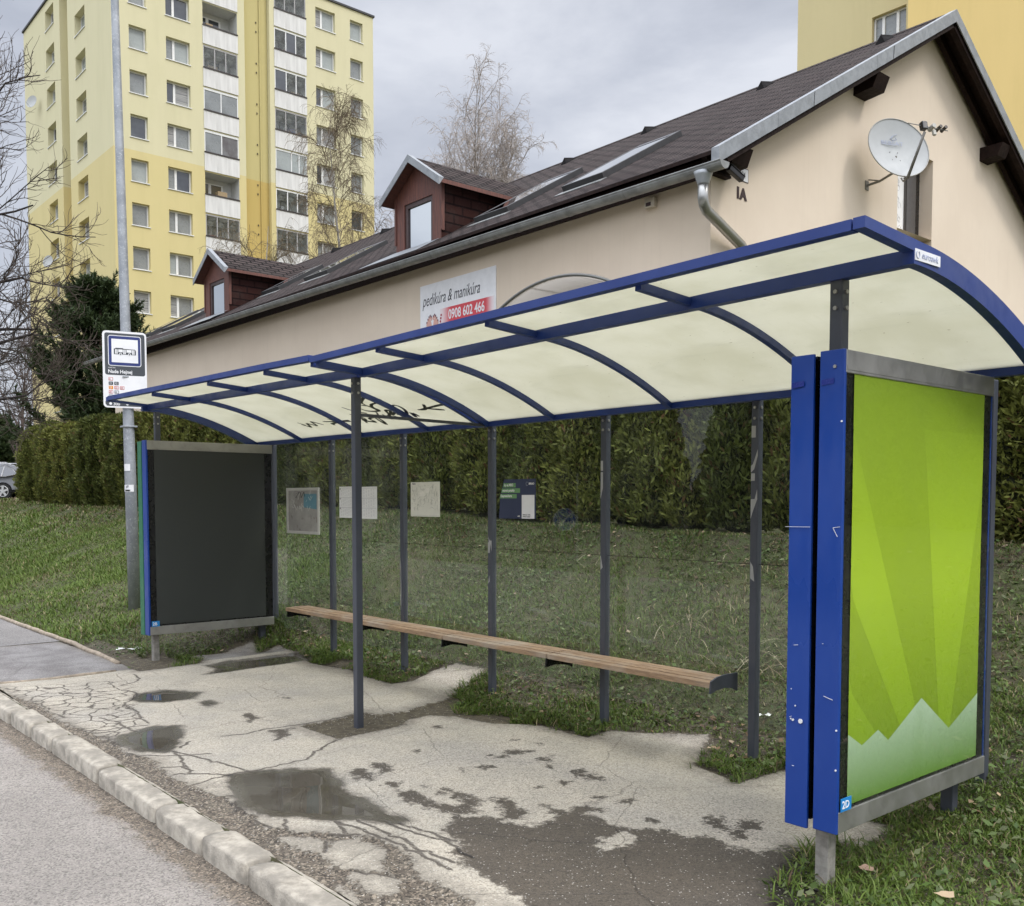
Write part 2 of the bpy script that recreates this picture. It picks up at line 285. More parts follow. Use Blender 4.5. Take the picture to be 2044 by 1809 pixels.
CRACK = [[(-4.16,-.73),(-4.12,-.57),(-4.14,-.39),(-4.11,-.18),(-4.1,.04),(-4.11,.26)],[(-3.56,-.15),(-3.41,-.38),(-3.25,-.59),(-3.23,-.75),(-3.22,-.92),(-3.25,-1.07),(-3.19,-1.33)],[(-4.0,-1.13),(-3.81,-1.08),(-3.56,-1.02),(-3.23,-.96)],[(-4.49,-1.35),(-4.22,-1.39),(-4.05,-1.33),(-3.92,-1.21),(-3.83,-1.07),(-3.77,-.97)],[(-3.47,-1.33),(-3.39,-1.2),(-3.21,-1.08)],[(-3.99,-1.12),(-3.7,-1.18),(-3.41,-1.24)],[(-3.65,-1.33),(-3.61,-1.22),(-3.47,-1.21)],[(-4.94,-1.41),(-4.84,-1.25),(-4.84,-1.12),(-4.79,-.99)],[(-5.59,-.88),(-5.26,-.9),(-5.0,-.96),(-4.85,-.97)],[(-5.06,-1.12),(-4.78,-1.14),(-4.63,-1.12)],[(-6.85,-.37),(-6.59,-.41),(-6.45,-.51),(-6.37,-.67)],[(-6.17,-.68),(-5.95,-.66),(-5.75,-.76),(-5.66,-.86),(-5.53,-.92)],[(-5.26,-1.18),(-5.06,-1.12),(-5.07,-.95)],[(-4.05,-1.05),(-4.17,-.94)],[(-2.12,-1.02),(-1.91,-.99),(-1.66,-.96),(-1.45,-.96),(-1.26,-.97)],[(-2.08,-.94),(-1.79,-.92),(-1.54,-.93),(-1.32,-.91)],[(-1.97,-.85),(-1.74,-.82),(-1.54,-.78),(-1.31,-.81)],[(-1.92,-.8),(-1.73,-.77),(-1.53,-.74)],[(-1.56,-1.35),(-1.47,-1.27),(-1.31,-1.19)],[(-2.75,-1.32),(-2.51,-1.35),(-2.31,-1.33),(-2.15,-1.31),(-2.04,-1.21),(-1.89,-1.04)],[(-2.31,-1.21),(-2.17,-1.28)],[(-2.12,-1.03),(-1.96,-1.08)],[(-1.93,-1.2),(-1.79,-1.29)]]
ALI = [(-6.92,-1.44),(-6.81,-1.06),(-6.66,-.62),(-6.26,-.54),(-5.78,-.69),(-5.41,-.87),(-4.87,-.99),(-4.68,-1.18),(-4.5,-1.36),(-5.01,-1.4),(-5.78,-1.41)]
ROADEDGE = [(-8.03,-1.81),(-5.83,-1.71),(-5.38,-1.7),(-4.78,-1.74),(-4.03,-1.8),(-3.53,-1.75),(-3.02,-1.75),(-2.53,-1.81),(-2.17,-1.83),(-1.87,-1.81),(-1.57,-1.81)]
def sdf(poly, X, Y):
    """signed distance, + inside"""
    P = np.array(poly); Q = np.roll(P, -1, 0); d = np.full(X.shape, 1e9); ins = np.zeros(X.shape, bool)
    for (ax, ay), (bx, by) in zip(P, Q):
        ex, ey = bx-ax, by-ay; wx, wy = X-ax, Y-ay; l = ex*ex+ey*ey
        if l > 0:
            t = np.clip((wx*ex+wy*ey)/l, 0, 1); d = np.minimum(d, (wx-ex*t)**2+(wy-ey*t)**2)
        c = (ay > Y) != (by > Y)
        with np.errstate(divide='ignore', invalid='ignore'): xx = (bx-ax)*(Y-ay)/((by-ay) if by != ay else 1e-9)+ax
        ins ^= c & (X < xx)
    return np.sqrt(d)*np.where(ins, 1, -1)
def dline(lines, X, Y):
    d = np.full(X.shape, 1e9)
    for ln in lines:
        for (ax, ay), (bx, by) in zip(ln[:-1], ln[1:]):
            ex, ey = bx-ax, by-ay; wx, wy = X-ax, Y-ay; l = ex*ex+ey*ey+1e-9
            t = np.clip((wx*ex+wy*ey)/l, 0, 1); d = np.minimum(d, (wx-ex*t)**2+(wy-ey*t)**2)
    return np.sqrt(d)
def rough(l):
    o = []
    for a, b in zip(l[:-1], l[1:]):
        n = max(1, int(math.hypot(b[0]-a[0], b[1]-a[1])/.035))
        for i in range(n): o.append((a[0]+(b[0]-a[0])*i/n+random.gauss(0, .008), a[1]+(b[1]-a[1])*i/n+random.gauss(0, .008)))
    return o+[l[-1]]
def speckle(t, co, col, sc=320, amt=.35, dark=.5, light=1.5):
    """exposed aggregate"""
    v = _n(t, 'ShaderNodeTexVoronoi', i_Scale=sc); t.links.new(co, v.inputs['Vector'])
    g = _n(t, 'ShaderNodeSeparateColor'); t.links.new(v.outputs['Color'], g.inputs[0])
    a = mixc(t, ramp(t, g.outputs[0], .72, .9, 0, amt), col, (1, 1, 1), 'MIX')
    hi = mixc(t, amt, col, mixc(t, 1., col, (light, light, light), 'MULTIPLY')); lo = mixc(t, amt*1.6, col, mixc(t, 1., col, (dark, dark, dark), 'MULTIPLY'))
    c1 = mixc(t, ramp(t, g.outputs[0], .6, .8), col, hi); c1 = mixc(t, ramp(t, g.outputs[1], .68, .85), c1, lo)
    return c1, v.outputs['Distance'], g.outputs[2]

def pavement():
    sp = .0145
    xs = np.arange(-9.5, .9, sp); ys = np.arange(-1.475, 1.9, sp); X, Y = np.meshgrid(xs, ys); nx, ny = len(xs), len(ys)
    so_ = sdf(SLAB_OUT, X, Y); dr = np.maximum.reduce([sdf(p, X, Y) for p in DRY])
    dirt = np.maximum(-so_, sdf(FRONT, X, Y)); dirt = np.minimum(dirt, -dr)
    wet = np.maximum.reduce([sdf(p, X, Y) for p in WET]); wet = np.minimum(wet, np.where(so_ > -.2, -dr*1.2, wet))
    pud = np.maximum.reduce([sdf(p, X, Y) for p in PUD]); ck = dline([rough(l) for l in CRACK], X, Y); al = sdf(ALI, X, Y)
    path = -7.12-X
    Z = gz(X, Y)+wob(X*4, Y*4)*.03
    dd = smooth01((dirt+.005)/.05); Z = Z-.014*dd
    Z = np.where(pud > 0, np.minimum(Z, 0), Z)
    Z = Z+.004*smooth01((.02-np.abs(path))/.02)*0
    V = np.stack([X, Y, Z], -1).reshape(-1, 3)
    i = np.arange(nx*ny).reshape(ny, nx); F = np.stack([i[:-1, :-1], i[:-1, 1:], i[1:, 1:], i[1:, :-1]], -1).reshape(-1, 4)
    A1 = np.stack([dirt*10, wet*10, pud*10, ck*10], -1).reshape(-1, 4); A2 = np.stack([al*10, path*10, -so_*10, Y*0], -1).reshape(-1, 4)
    mt, t, p = newmat('worn_pavement'); co = coords(t)
    a1 = _n(t, 'ShaderNodeVertexColor', layer_name='A1'); a2 = _n(t, 'ShaderNodeVertexColor', layer_name='A2')
    s1 = _n(t, 'ShaderNodeSeparateColor'); t.links.new(a1.outputs[0], s1.inputs[0]); s2 = _n(t, 'ShaderNodeSeparateColor'); t.links.new(a2.outputs[0], s2.inputs[0])
    D, Wt, Pd, Ck = s1.outputs[0], s1.outputs[1], s1.outputs[2], a1.outputs['Alpha']
    Al, Pa, Ou = s2.outputs
    nA = mth(t, 'SUBTRACT', nz(t, co, 9, 8, .68), .5); nB = mth(t, 'SUBTRACT', nz(t, co, 34, 6, .7), .5); nC = nz(t, co, 2.1, 5, .6)
    def edge(v, lo, hi, k1=1.2, k2=.8):
        w = mth(t, 'MULTIPLY_ADD', nA, k1, v); w = mth(t, 'MULTIPLY_ADD', nB, k2, w); return ramp(t, w, lo, hi)
    dirt_m = edge(D, -.1, .12, 1.6, 1.4); wet_m = edge(Wt, -.25, .22, 2.6, 1.6); pud_m = edge(Pd, -.05, .05, 1.5, .6); halo = edge(Pd, -.6, .1, 1.4, .8)
    slab = mixc(t, ramp(t, nC, .3, .7), (.455, .405, .32), (.37, .335, .27))
    slab = mixc(t, ramp(t, nz(t, co, 11, 6, .7), .5, .75, 0, .45), slab, (.29, .27, .22))
    slab = mixc(t, ramp(t, nz(t, co, .9, 3), .45, .7, 0, .5), slab, (.35, .325, .285))
    slab, vd, vr = speckle(t, co, slab, 130, .38)
    soil = mixc(t, ramp(t, nz(t, co, 14, 6, .7), .35, .65), (.085, .068, .05), (.14, .118, .088)); soil, _, _ = speckle(t, co, soil, 100, .8, .4, 2.4)
    soil2 = mixc(t, ramp(t, nz(t, co, 20, 5, .7), .35, .65), (.05, .04, .026), (.11, .09, .055)); soil = mixc(t, ramp(t, Ou, -.2, .3), soil, soil2)
    asph = mixc(t, ramp(t, nz(t, co, 3, 5), .35, .65), (.17, .155, .145), (.25, .235, .22)); asph, _, _ = speckle(t, co, asph, 200, .5)
    col = mixc(t, edge(Pa, -.05, .05, .1, .1), slab, asph)
    # crazed corner
    vo = _n(t, 'ShaderNodeTexVoronoi', feature='DISTANCE_TO_EDGE', i_Scale=6.)
    mpw = _n(t, 'ShaderNodeMixRGB', blend_type='ADD'); mpw.inputs[0].default_value = .09; t.links.new(co, mpw.inputs[1])
    nn = _n(t, 'ShaderNodeTexNoise', i_Scale=7., i_Detail=4.); t.links.new(co, nn.inputs['Vector']); t.links.new(nn.outputs['Color'], mpw.inputs[2]); t.links.new(mpw.outputs[0], vo.inputs['Vector'])
    acr = mth(t, 'MULTIPLY', ramp(t, mth(t, 'MULTIPLY_ADD', nB, .12, vo.outputs[0]), .012, .05, 1, 0), edge(Al, -.3, .5, 1.5, 0))
    crk = ramp(t, mth(t, 'MULTIPLY_ADD', nB, .16, Ck), .05, .13, 1, 0); crk = mth(t, 'MAXIMUM', crk, acr)
    fine = _n(t, 'ShaderNodeTexVoronoi', feature='DISTANCE_TO_EDGE', i_Scale=.9); t.links.new(mpw.outputs[0], fine.inputs['Vector'])
    crk = mth(t, 'MAXIMUM', crk, ramp(t, fine.outputs[0], .001, .004, .35, 0))
    silt = mth(t, 'MULTIPLY', edge(D, -1.5, .1, 3.2, 1.2), .6); col = mixc(t, silt, col, (.16, .14, .11))
    col = mixc(t, dirt_m, col, soil)
    crk = mth(t, 'MULTIPLY', crk, mth(t, 'SUBTRACT', 1, dirt_m)); col = mixc(t, mth(t, 'MULTIPLY', crk, .92), col, (.085, .07, .055))
    dark = mixc(t, 1., col, (.15, .13, .115), 'MULTIPLY')
    wt = mth(t, 'MAXIMUM', wet_m, mth(t, 'MULTIPLY', halo, .85)); wt = mth(t, 'MULTIPLY', wt, .93)
    col = mixc(t, wt, col, dark)
    col = mixc(t, pud_m, col, mixc(t, ramp(t, nC, .4, .6), (.07, .06, .045), (.11, .1, .08)))
    vg = _n(t, 'ShaderNodeTexVoronoi', i_Scale=95.); t.links.new(co, vg.inputs['Vector']); gg = _n(t, 'ShaderNodeSeparateColor'); t.links.new(vg.outputs['Color'], gg.inputs[0])
    grit = mth(t, 'MULTIPLY', ramp(t, gg.outputs[1], .90, .93), ramp(t, vg.outputs[0], .25, .4, 1, 0)); grit = mth(t, 'MULTIPLY', grit, mth(t, 'SUBTRACT', .85, pud_m)); col = mixc(t, grit, col, (.5, .47, .41))
    t.links.new(col, p.inputs['Base Color'])
    ro = mth(t, 'SUBTRACT', .9, mth(t, 'MULTIPLY', wt, .3)); deep = ramp(t, mth(t, 'MULTIPLY_ADD', nA, .9, Pd), .25, .8)
    ro = mth(t, 'MULTIPLY_ADD', pud_m, -.38, ro); ro = mth(t, 'MULTIPLY_ADD', mth(t, 'MULTIPLY', deep, ro), -.97, ro)
    t.links.new(mth(t, 'MAXIMUM', ro, .015), p.inputs['Roughness'])
    h = mth(t, 'MULTIPLY_ADD', vd, -.6, mth(t, 'MULTIPLY', nz(t, co, 120, 5, .7), .8)); h = mth(t, 'MULTIPLY_ADD', crk, -3., h); h = mth(t, 'MULTIPLY_ADD', dirt_m, mth(t, 'MULTIPLY', nz(t, co, 45, 5), 2.), h)
    h = mth(t, 'MULTIPLY', h, mth(t, 'SUBTRACT', 1, mth(t, 'MAXIMUM', deep, mth(t, 'MULTIPLY', pud_m, .7)))); bump(t, p, h, .75, .006)
    o = fast('pavement', V, F, mt, org=(0, 0, 0), smooth=True, attrs={'A1': A1, 'A2': A2}); tag(o, kind='structure')
pavement()

def asphalt(name, light, kerbband):
    mt, t, p = newmat(name); co = coords(t); sx = _n(t, 'ShaderNodeSeparateXYZ'); t.links.new(co, sx.inputs[0])
    c = mixc(t, ramp(t, nz(t, co, 1.1, 5, .6), .35, .7), light, tuple(q*.8 for q in light)); c, vd, vr = speckle(t, co, c, 120, .5)
    if kerbband:
        w = mth(t, 'MULTIPLY_ADD', mth(t, 'SUBTRACT', nz(t, co, 5, 7, .7), .5), .28, sx.outputs[1]); w = mth(t, 'MULTIPLY_ADD', mth(t, 'SUBTRACT', nz(t, co, 45, 4, .7), .5), .12, w)
        g = mixc(t, ramp(t, nz(t, co, 18, 5, .7), .3, .7), (.085, .066, .046), (.165, .135, .10)); g, _, _ = speckle(t, co, g, 120, .8, .4, 2.2)
        m_ = ramp(t, w, -1.82, -1.72, 0, .95); c = mixc(t, m_, c, g)
        c = mixc(t, ramp(t, nz(t, co, 7, 6, .7, .6), .62, .7, 0, .35), c, (.2, .19, .18))
    t.links.new(c, p.inputs['Base Color']); p.inputs['Roughness'].default_value = .88
    h = mth(t, 'MULTIPLY_ADD', vd, -.8, nz(t, co, 60, 5, .7)); bump(t, p, h, .8, .007); return mt
b = MB()
xs = list(np.linspace(-9.5, 5, 30)); b.add([(-260, -9.6, -.1), (120, -9.6, -.1), (120, -1.5, -.1), (-260, -1.5, -.1)], [(0, 1, 2, 3)])
tag(b.build('road', asphalt('road_asphalt', (.27, .244, .214), True), org=(0, 0, -.1)), kind='structure')
b = MB(); b.add([(-60, -1.47, .006), (-9.5, -1.47, .006), (-9.5, -.27, .006), (-60, -.27, .006)], [(0, 1, 2, 3)])
tag(b.build('path', asphalt('path_asphalt', (.23, .215, .2), False), org=(0, 0, .006)), kind='structure')

# terrain, one sheet to the horizon
def terrain():
    xs = np.concatenate([-np.geomspace(1500, 62, 16), np.arange(-60, -12, .5), np.arange(-12, 4, .12), np.geomspace(4, 1500, 22)])
    ys = np.concatenate([-np.geomspace(1500, 10, 14), np.array([-9.61, -9.59, -5, -1.54, -1.5]), np.arange(-1.4, 5, .1), np.geomspace(5.1, 1500, 26)])
    X, Y = np.meshgrid(xs, ys); Z = gz(X, Y)
    Z = np.where((X > -9.42) & (X < .84) & (Y > -1.5) & (Y < 1.82), Z-.06, Z)
    Z = np.where((X <= -9.42) & (Y > -1.5) & (Y < -.3), -.03, Z)
    V = np.stack([X, Y, Z], -1).reshape(-1, 3); nx = len(xs); i = np.arange(X.size).reshape(X.shape); F = np.stack([i[:-1, :-1], i[:-1, 1:], i[1:, 1:], i[1:, :-1]], -1).reshape(-1, 4)
    mt, t, p = newmat('turf_soil'); co = coords(t)
    g = mixc(t, ramp(t, nz(t, co, 1.7, 6, .6), .38, .62), (.062, .078, .02), (.10, .10, .04)); g = mixc(t, ramp(t, nz(t, co, 11, 6, .7), .45, .62), g, (.075, .058, .032)); g = mixc(t, ramp(t, nz(t, co, 60, 4, .7), .5, .7, 0, .8), g, (.04, .045, .015))
    t.links.new(g, p.inputs['Base Color']); p.inputs['Roughness'].default_value = .95; bump(t, p, nz(t, co, 55, 6, .75), .9, .03)
    tag(fast('ground', V, F, mt, smooth=True), kind='structure')
terrain()

# kerb stones
km = mat('kerb_concrete', (.36, .325, .265), .9, var=.35, sc=9, bst=.7, bsc=110, bd=.006, grime=.75, gsc=6, gc=(.14, .12, .09))
def kerb():
    br = [-16, -15, -14, -13, -12, -11, -10, -9, -8, -6.95, -5.93, -5.37, -4.86, -3.89, -2.95, -2.36, -1.88, -1.02, -.1, .9, 1.9]
    for x0, x1 in zip(br[:-1], br[1:]):
        bm = bmesh.new(); l = x1-x0-.016; nx = max(3, int(l/.05)) if x0 > -9 else 3
        sec = [(-.03, -.28), (-.03, -.012), (-.012, -.001), (.03, .003), (.08, .004), (.118, .0), (.134, -.014), (.14, -.28)]
        rr = np.random.default_rng(int(abs(x0)*100)); dz = rr.uniform(-.006, .006); dy = rr.uniform(-.006, .006)
        vs = []
        for i in range(nx+1):
            u = i/nx; e = .010 if i in (0, nx) else 0
            for k, (y, z) in enumerate(sec):
                j = rr.normal(0, .0022, 3); vs.append(bm.verts.new((x0+.008+l*u, -1.60+y+dy+j[1]+(e if k < 2 else -e if k > 5 else 0), z+dz+j[2]-e*(1 if z > -.1 else 0))))
        n = len(sec)
        for i in range(nx):
            for k in range(n-1): bm.faces.new([vs[i*n+k], vs[(i+1)*n+k], vs[(i+1)*n+k+1], vs[i*n+k+1]])
        bm.faces.new(vs[:n]); bm.faces.new(vs[-n:][::-1])
        bmesh.ops.recalc_face_normals(bm, faces=bm.faces[:])
        me = bpy.data.meshes.new('kerb_stone'); bm.to_mesh(me); bm.free()
        for v in me.vertices: v.co -= Vector(((x0+x1)/2, -1.55, -.28))
        me.shade_smooth(); o = finish(me, 'kerb_stone', km, None, ((x0+x1)/2, -1.55, -.28))
        md = x1-x0 < .7
        tag(o, '%s worn pale concrete kerb stone between the road and the pavement' % ('short' if md else 'long'), 'kerb stone', 'kerb stones along the road')
kerb()
em = mat('edging_concrete', (.33, .27, .20), .9, var=.3, sc=14, bst=.6, bsc=90, bd=.006)
def edging(pts, name, lab):
    b = MB(); P = []
    for (a, c) in zip(pts[:-1], pts[1:]):
        nseg = max(2, int((Vector(c)-Vector(a)).length/.25))
        for i in range(nseg): P.append(Vector(a).lerp(Vector(c), i/nseg))
    P.append(Vector(pts[-1])); P = [p+Vector((0, random.uniform(-.008, .008), random.uniform(-.006, .006))) for p in P]
    b.tube(P, .028, 7); tag(b.build(name, em, smooth=True), lab, 'edging')
edging([(-30, -.25, .02), (-12.3, -.25, .02), (-10.5, -.25, .02), (-8.8, -.24, .015), (-7.5, -.29, .005)], 'path_edging', 'thin rounded concrete edging between the asphalt path and the grass bank')
edging([(-7.13, -.45, -.004), (-7.1, -1.0, -.004), (-7.14, -1.42, -.004)], 'path_edging', 'thin concrete strip across the end of the asphalt path by the cracked paving')

# grass -----------------------------------------------------------------
gm = vcol('grass_blades', .55, .25, .25)
_pw = [(rng.uniform(.8, 5), rng.uniform(0, 6.28), rng.uniform(0, 6.28)) for _ in range(14)]
def patch(x, y):
    s = 0
    for k, a, b in _pw: s = s+np.sin(k*(x*math.cos(a)+y*math.sin(a))+b)
    return s/5
def grassable(x, y):
    s = sdf(SLAB_OUT, x, y)
    ok = (s < -.02+.05*patch(x*5, y*5)-.03*(np.sin(x*37)+np.sin(y*41)))
    no = ((x > -4.3) & (x < -2.4) & (y < .98+.12*np.sin(x*9)+.25*np.clip(-x-3.6, 0, 1)))
    no |= (x < -6.9) & (x > -7.75) & (y > -.25) & (y < .25) & (patch(x*3, y*3) > -.4)
    no |= (x > -6.6) & (x < -4.3) & (y < 1.42) & (patch(x*3, y*3) > .3)
    ok &= ~no
    ok &= ~((x < -7.4) & (y < -.21)) & (y > -1.46)
    return ok
def blades(n, x0, x1, y0, y1, L, Wd, dens=None):
    x = rng.uniform(x0, x1, n); y = rng.uniform(y0, y1, n); k = grassable(x, y)
    pt = patch(x, y); k &= rng.uniform(0, 1, n) < np.clip(.78+.35*patch(x*2.3+3, y*2.3), .25, 1)
    x, y, pt = x[k], y[k], pt[k]; n = len(x); z = gz(x, y)-.004
    tall = 1+.5*np.clip(patch(x*1.7, y*1.7+5), -1, 1.5); l = L*rng.uniform(.45, 1.35, n)*tall; w = Wd*rng.uniform(.6, 1.4, n)
    th = rng.uniform(0, 2*math.pi, n); lean = rng.beta(2, 1.3, n)*1.35
    dx, dy = np.cos(th)*np.sin(lean), np.sin(th)*np.sin(lean); dz = np.cos(lean)
    sx, sy = -np.sin(th)*w/2, np.cos(th)*w/2
    B = np.stack([x, y, z], -1); D = np.stack([dx, dy, dz], -1); Sd = np.stack([sx, sy, 0*sx], -1); O = np.stack([np.cos(th), np.sin(th), -.55+0*th], -1)
    M_ = B+D*(l*.55)[:, None]; T = M_+(D*.8+O*.45)*(l*.5)[:, None]
    T[:, 2] = np.maximum(T[:, 2], z+.004)
    V = np.stack([B-Sd, B+Sd, M_-Sd*.8, M_+Sd*.8, T], 1).reshape(-1, 3)
    i = np.arange(n)[:, None]*5; F = np.concatenate([i+[0, 1, 3], i+[0, 3, 2], i+[2, 3, 4]])
    g1 = np.array([.062, .108, .014]); g2 = np.array([.15, .205, .042]); dry = np.array([.33, .27, .15]); br = np.array([.13, .085, .045])
    u = rng.uniform(0, 1, (n, 1)); c = g1*(1-u)+g2*u
    hb = np.clip((y-2.9)/1.3, 0, 1)*.45
    pdry = np.clip(.04+.08*pt+hb*.5+np.where(x > -3.2, .13, 0)*(y > 1.9), .02, .6); q = rng.uniform(0, 1, n)
    c = np.where((q < pdry)[:, None], dry*rng.uniform(.55, 1.15, (n, 1)), c); c = np.where(((q > pdry) & (q < pdry*1.5))[:, None], br*rng.uniform(.6, 1.4, (n, 1)), c)
    return V, F, np.repeat(c, 5, 0)
def grass_all():
    parts = [blades(150000, -9, 1.2, .0, 4.5, .065, .0065), blades(60000, -1.2, 2.6, -1.3, 2.6, .075, .006), blades(26000, -7.8, .6, .9, 1.75, .062, .006),
             blades(110000, -20, -9, -.3, 4.5, .075, .011), blades(70000, -36, -20, -.3, 5, .09, .02), blades(30000, -60, -36, -.3, 9, .12, .05)]
    V = []; F = []; C = []; o = 0
    for v, f, c in parts: V.append(v); F.append(f+o); C.append(c); o += len(v)
    tag(fast('grass', np.concatenate(V), np.concatenate(F), gm, np.concatenate(C)), 'short rough grass with dry stalks covering the bank and verge', 'grass', kind='stuff')
grass_all()
# broad weeds, leaf litter
def leaves(n, x0, x1, y0, y1, size, cols, name, lab, cat, lift=.01, fl=.5, mask=None, mt=None):
    x = rng.uniform(x0, x1, n); y = rng.uniform(y0, y1, n)
    if mask is not None: k = mask(x, y); x, y = x[k], y[k]
    n = len(x); z = gz(x, y)+lift*rng.uniform(.2, 1.6, n); a = rng.uniform(0, 6.28, n); l = size*rng.uniform(.5, 1.5, n); w = l*rng.uniform(.35, .7, n); ti = rng.normal(0, fl, (n, 2))
    ux = np.stack([np.cos(a), np.sin(a), ti[:, 0]], -1); uy = np.stack([-np.sin(a), np.cos(a), ti[:, 1]], -1); B = np.stack([x, y, z], -1)
    V = np.stack([B-ux*(l/2)[:, None], B+uy*(w/2)[:, None]+[0, 0, .004], B+ux*(l/2)[:, None], B-uy*(w/2)[:, None]+[0, 0, .004]], 1); V[:, :, 2] = np.maximum(V[:, :, 2], z[:, None]-.004); V = V.reshape(-1, 3)
    cs = np.array(cols)[rng.integers(0, len(cols), n)]*rng.uniform(.6, 1.3, (n, 1))
    tag(fast(name, V, np.arange(4*n).reshape(-1, 4), mt, np.repeat(cs, 4, 0)), lab, cat, kind='stuff')
lm = vcol('dry_leaf', .8, .1)
leaves(26000, -9, 2.2, -.6, 4.3, .035, [(.08, .125, .03), (.11, .15, .05), (.06, .1, .025), (.15, .17, .08)], 'low_weeds', 'low broad-leaved weeds growing flat among the grass', 'weeds', .03, .5, lambda x, y: grassable(x, y) & (patch(x*1.3+9, y*1.3) > -.35), gm)
leaves(5200, -7.8, 2.2, -.6, 4.4, .045, [(.2, .13, .07), (.28, .2, .12), (.12, .075, .04), (.36, .28, .19), (.09, .06, .04)], 'leaf_litter', 'brown dead leaves scattered along the pavement edge and over the grass', 'leaf litter', .018, .35,
       lambda x, y: grassable(x, y) & (rng.uniform(0, 1, x.shape) < np.where((np.abs(y-1.55) < .35) | (y > 3.7), 1., .12)), lm)
# tufts of long bleached stalks on the bank
def stalks():
    V = []; C = []; F = []
    for cx, cy, n, r in ((-3.0, 2.75, 26, .4), (-2.1, 2.55, 40, .3), (-1.9, 3.1, 20, .4), (-3.0, 3.5, 26, .8), (-5.0, 3.7, 16, .6), (-1.3, 2.3, 24, .3)):
        for _ in range(n):
            x = cx+random.gauss(0, r*.5); y = cy+random.gauss(0, r*.35); z = float(gz(x, y)); a = random.uniform(0, 6.28); l = random.uniform(.12, .42); q = random.uniform(.75, 1.45); w = .0022
            P = Vector((x, y, z)); d = Vector((math.cos(a)*math.sin(q), math.sin(a)*math.sin(q), math.cos(q))); s_ = Vector((-math.sin(a), math.cos(a), 0))*w
            c = random.choice([(.32, .27, .17), (.38, .33, .22), (.24, .18, .10)])
            for k in range(4):
                P2 = P+d*l/4; d = (d+Vector((0, 0, -.3))).normalized(); P2.z = max(P2.z, float(gz(P2.x, P2.y))+.006); i = len(V)
                V += [P-s_, P+s_, P2+s_, P2-s_]; F.append((i, i+1, i+2, i+3)); C += [c]*4; P = P2
    tag(fast('dry_stalks', [tuple(v) for v in V], F, lm, C), 'long bleached grass stalks lying in tufts on the bank behind the glass', 'dry grass', kind='stuff')
stalks()
def one_leaf(x, y, s, a, c, lab):
    b = MB(); out = []
    for i in range(15):
        th = i/15*6.283; r = s*(.5+.28*abs(math.cos(2.5*th)))*(1+.1*random.random()); out.append((math.cos(th)*r, math.sin(th)*r*.8))
    z = float(gz(x, y))+.045; ca, sa = math.cos(a), math.sin(a)
    vs = [(x+px*ca-py*sa, y+px*sa+py*ca, z+.25*abs(px)*random.uniform(.5, 1)) for px, py in out]
    b.add([(x, y, z-.002)]+vs, [(0, i+1, (i+1) % 15+1) for i in range(15)])
    o = b.build('fallen_leaf', flat('leaf_brown_%d' % int(c[0]*1000), c, .8), smooth=True); tag(o, lab, 'fallen leaf', 'large fallen leaves')
one_leaf(.17, -.19, .075, .3, (.36, .24, .17), 'large curled pinkish-brown leaf lying in the grass right of the concrete-coloured leg')
one_leaf(.32, .26, .055, 1.2, (.42, .31, .2), 'pale tan dead leaf in the grass at the right edge beyond the larger brown leaf')
one_leaf(-.02, .28, .05, 2.2, (.30, .2, .14), 'small brown leaf on the grass just behind the near panel leg')
def scrap(x, y, l, w, a, lab):
    b = MB(); z = float(gz(x, y))+.03; ca, sa = math.cos(a), math.sin(a); q = []
    for i in range(7):
        for j in (-1, 1):
            px, py = (i/6-.5)*l, j*w*(.5+.3*math.sin(i*2)); q.append((x+px*ca-py*sa, y+px*sa+py*ca, z+.008*math.sin(i*1.7+j)))
    b.add(q, [(2*i, 2*i+2, 2*i+3, 2*i+1) for i in range(6)]); tag(b.build('paper_scrap', flat('litter_white', (.75, .74, .7), .7)), lab, 'paper scrap')
scrap(-8.03, .02, .3, .07, 1.1, 'torn white paper scrap lying by the end of the path edging')
scrap(-1.7, 2.0, .1, .03, .9, 'small crumpled white scrap on the bank behind the right end of the bench')
scrap(-.1, 2.3, .08, .03, .2, 'tiny white scrap in the grass to the right of the green poster')
# ================================================================ BUS SHELTER
blue = mat('blue_paint', (.012, .034, .17), .42, var=.12, sc=3, c2=(.020, .046, .20), grime=0, gsc=5, gc=(.03, .04, .13), rvar=.12)
bluep = mat('blue_panel_paint', (.004, .041, .25), .36, var=.1, sc=1.6, c2=(.016, .062, .30), grime=.7, gsc=2.2, gc=(.06, .105, .31), rvar=.18, stretch=(1, 1, .45))
green = flat('green_panel_paint', (.02, .16, .075), .4)
greyp = mat('slate_paint', (.060, .066, .082), .42, var=.15, sc=4, grime=.3, gsc=8, gc=(.12, .12, .13), stretch=(1, 1, .3))
dark = flat('gasket_black', (.006, .006, .007), .25)
black = flat('black_marker', (.006, .006, .008), .4)
scuff = flat('worn_grey_paint', (.36, .36, .35), .6)
alu = mat('brushed_aluminium', (.42, .41, .385), .42, .75, var=.1, sc=3, bst=.08, bsc=200, grime=.35, gsc=6, gc=(.2, .19, .17))
alul = mat('bare_leg_metal', (.33, .31, .28), .6, .3, var=.25, sc=25, bst=.15, bsc=120)
white = flat('white_sheet', (.78, .78, .76), .6)
whitep = flat('white_paint', (.8, .8, .8), .4)
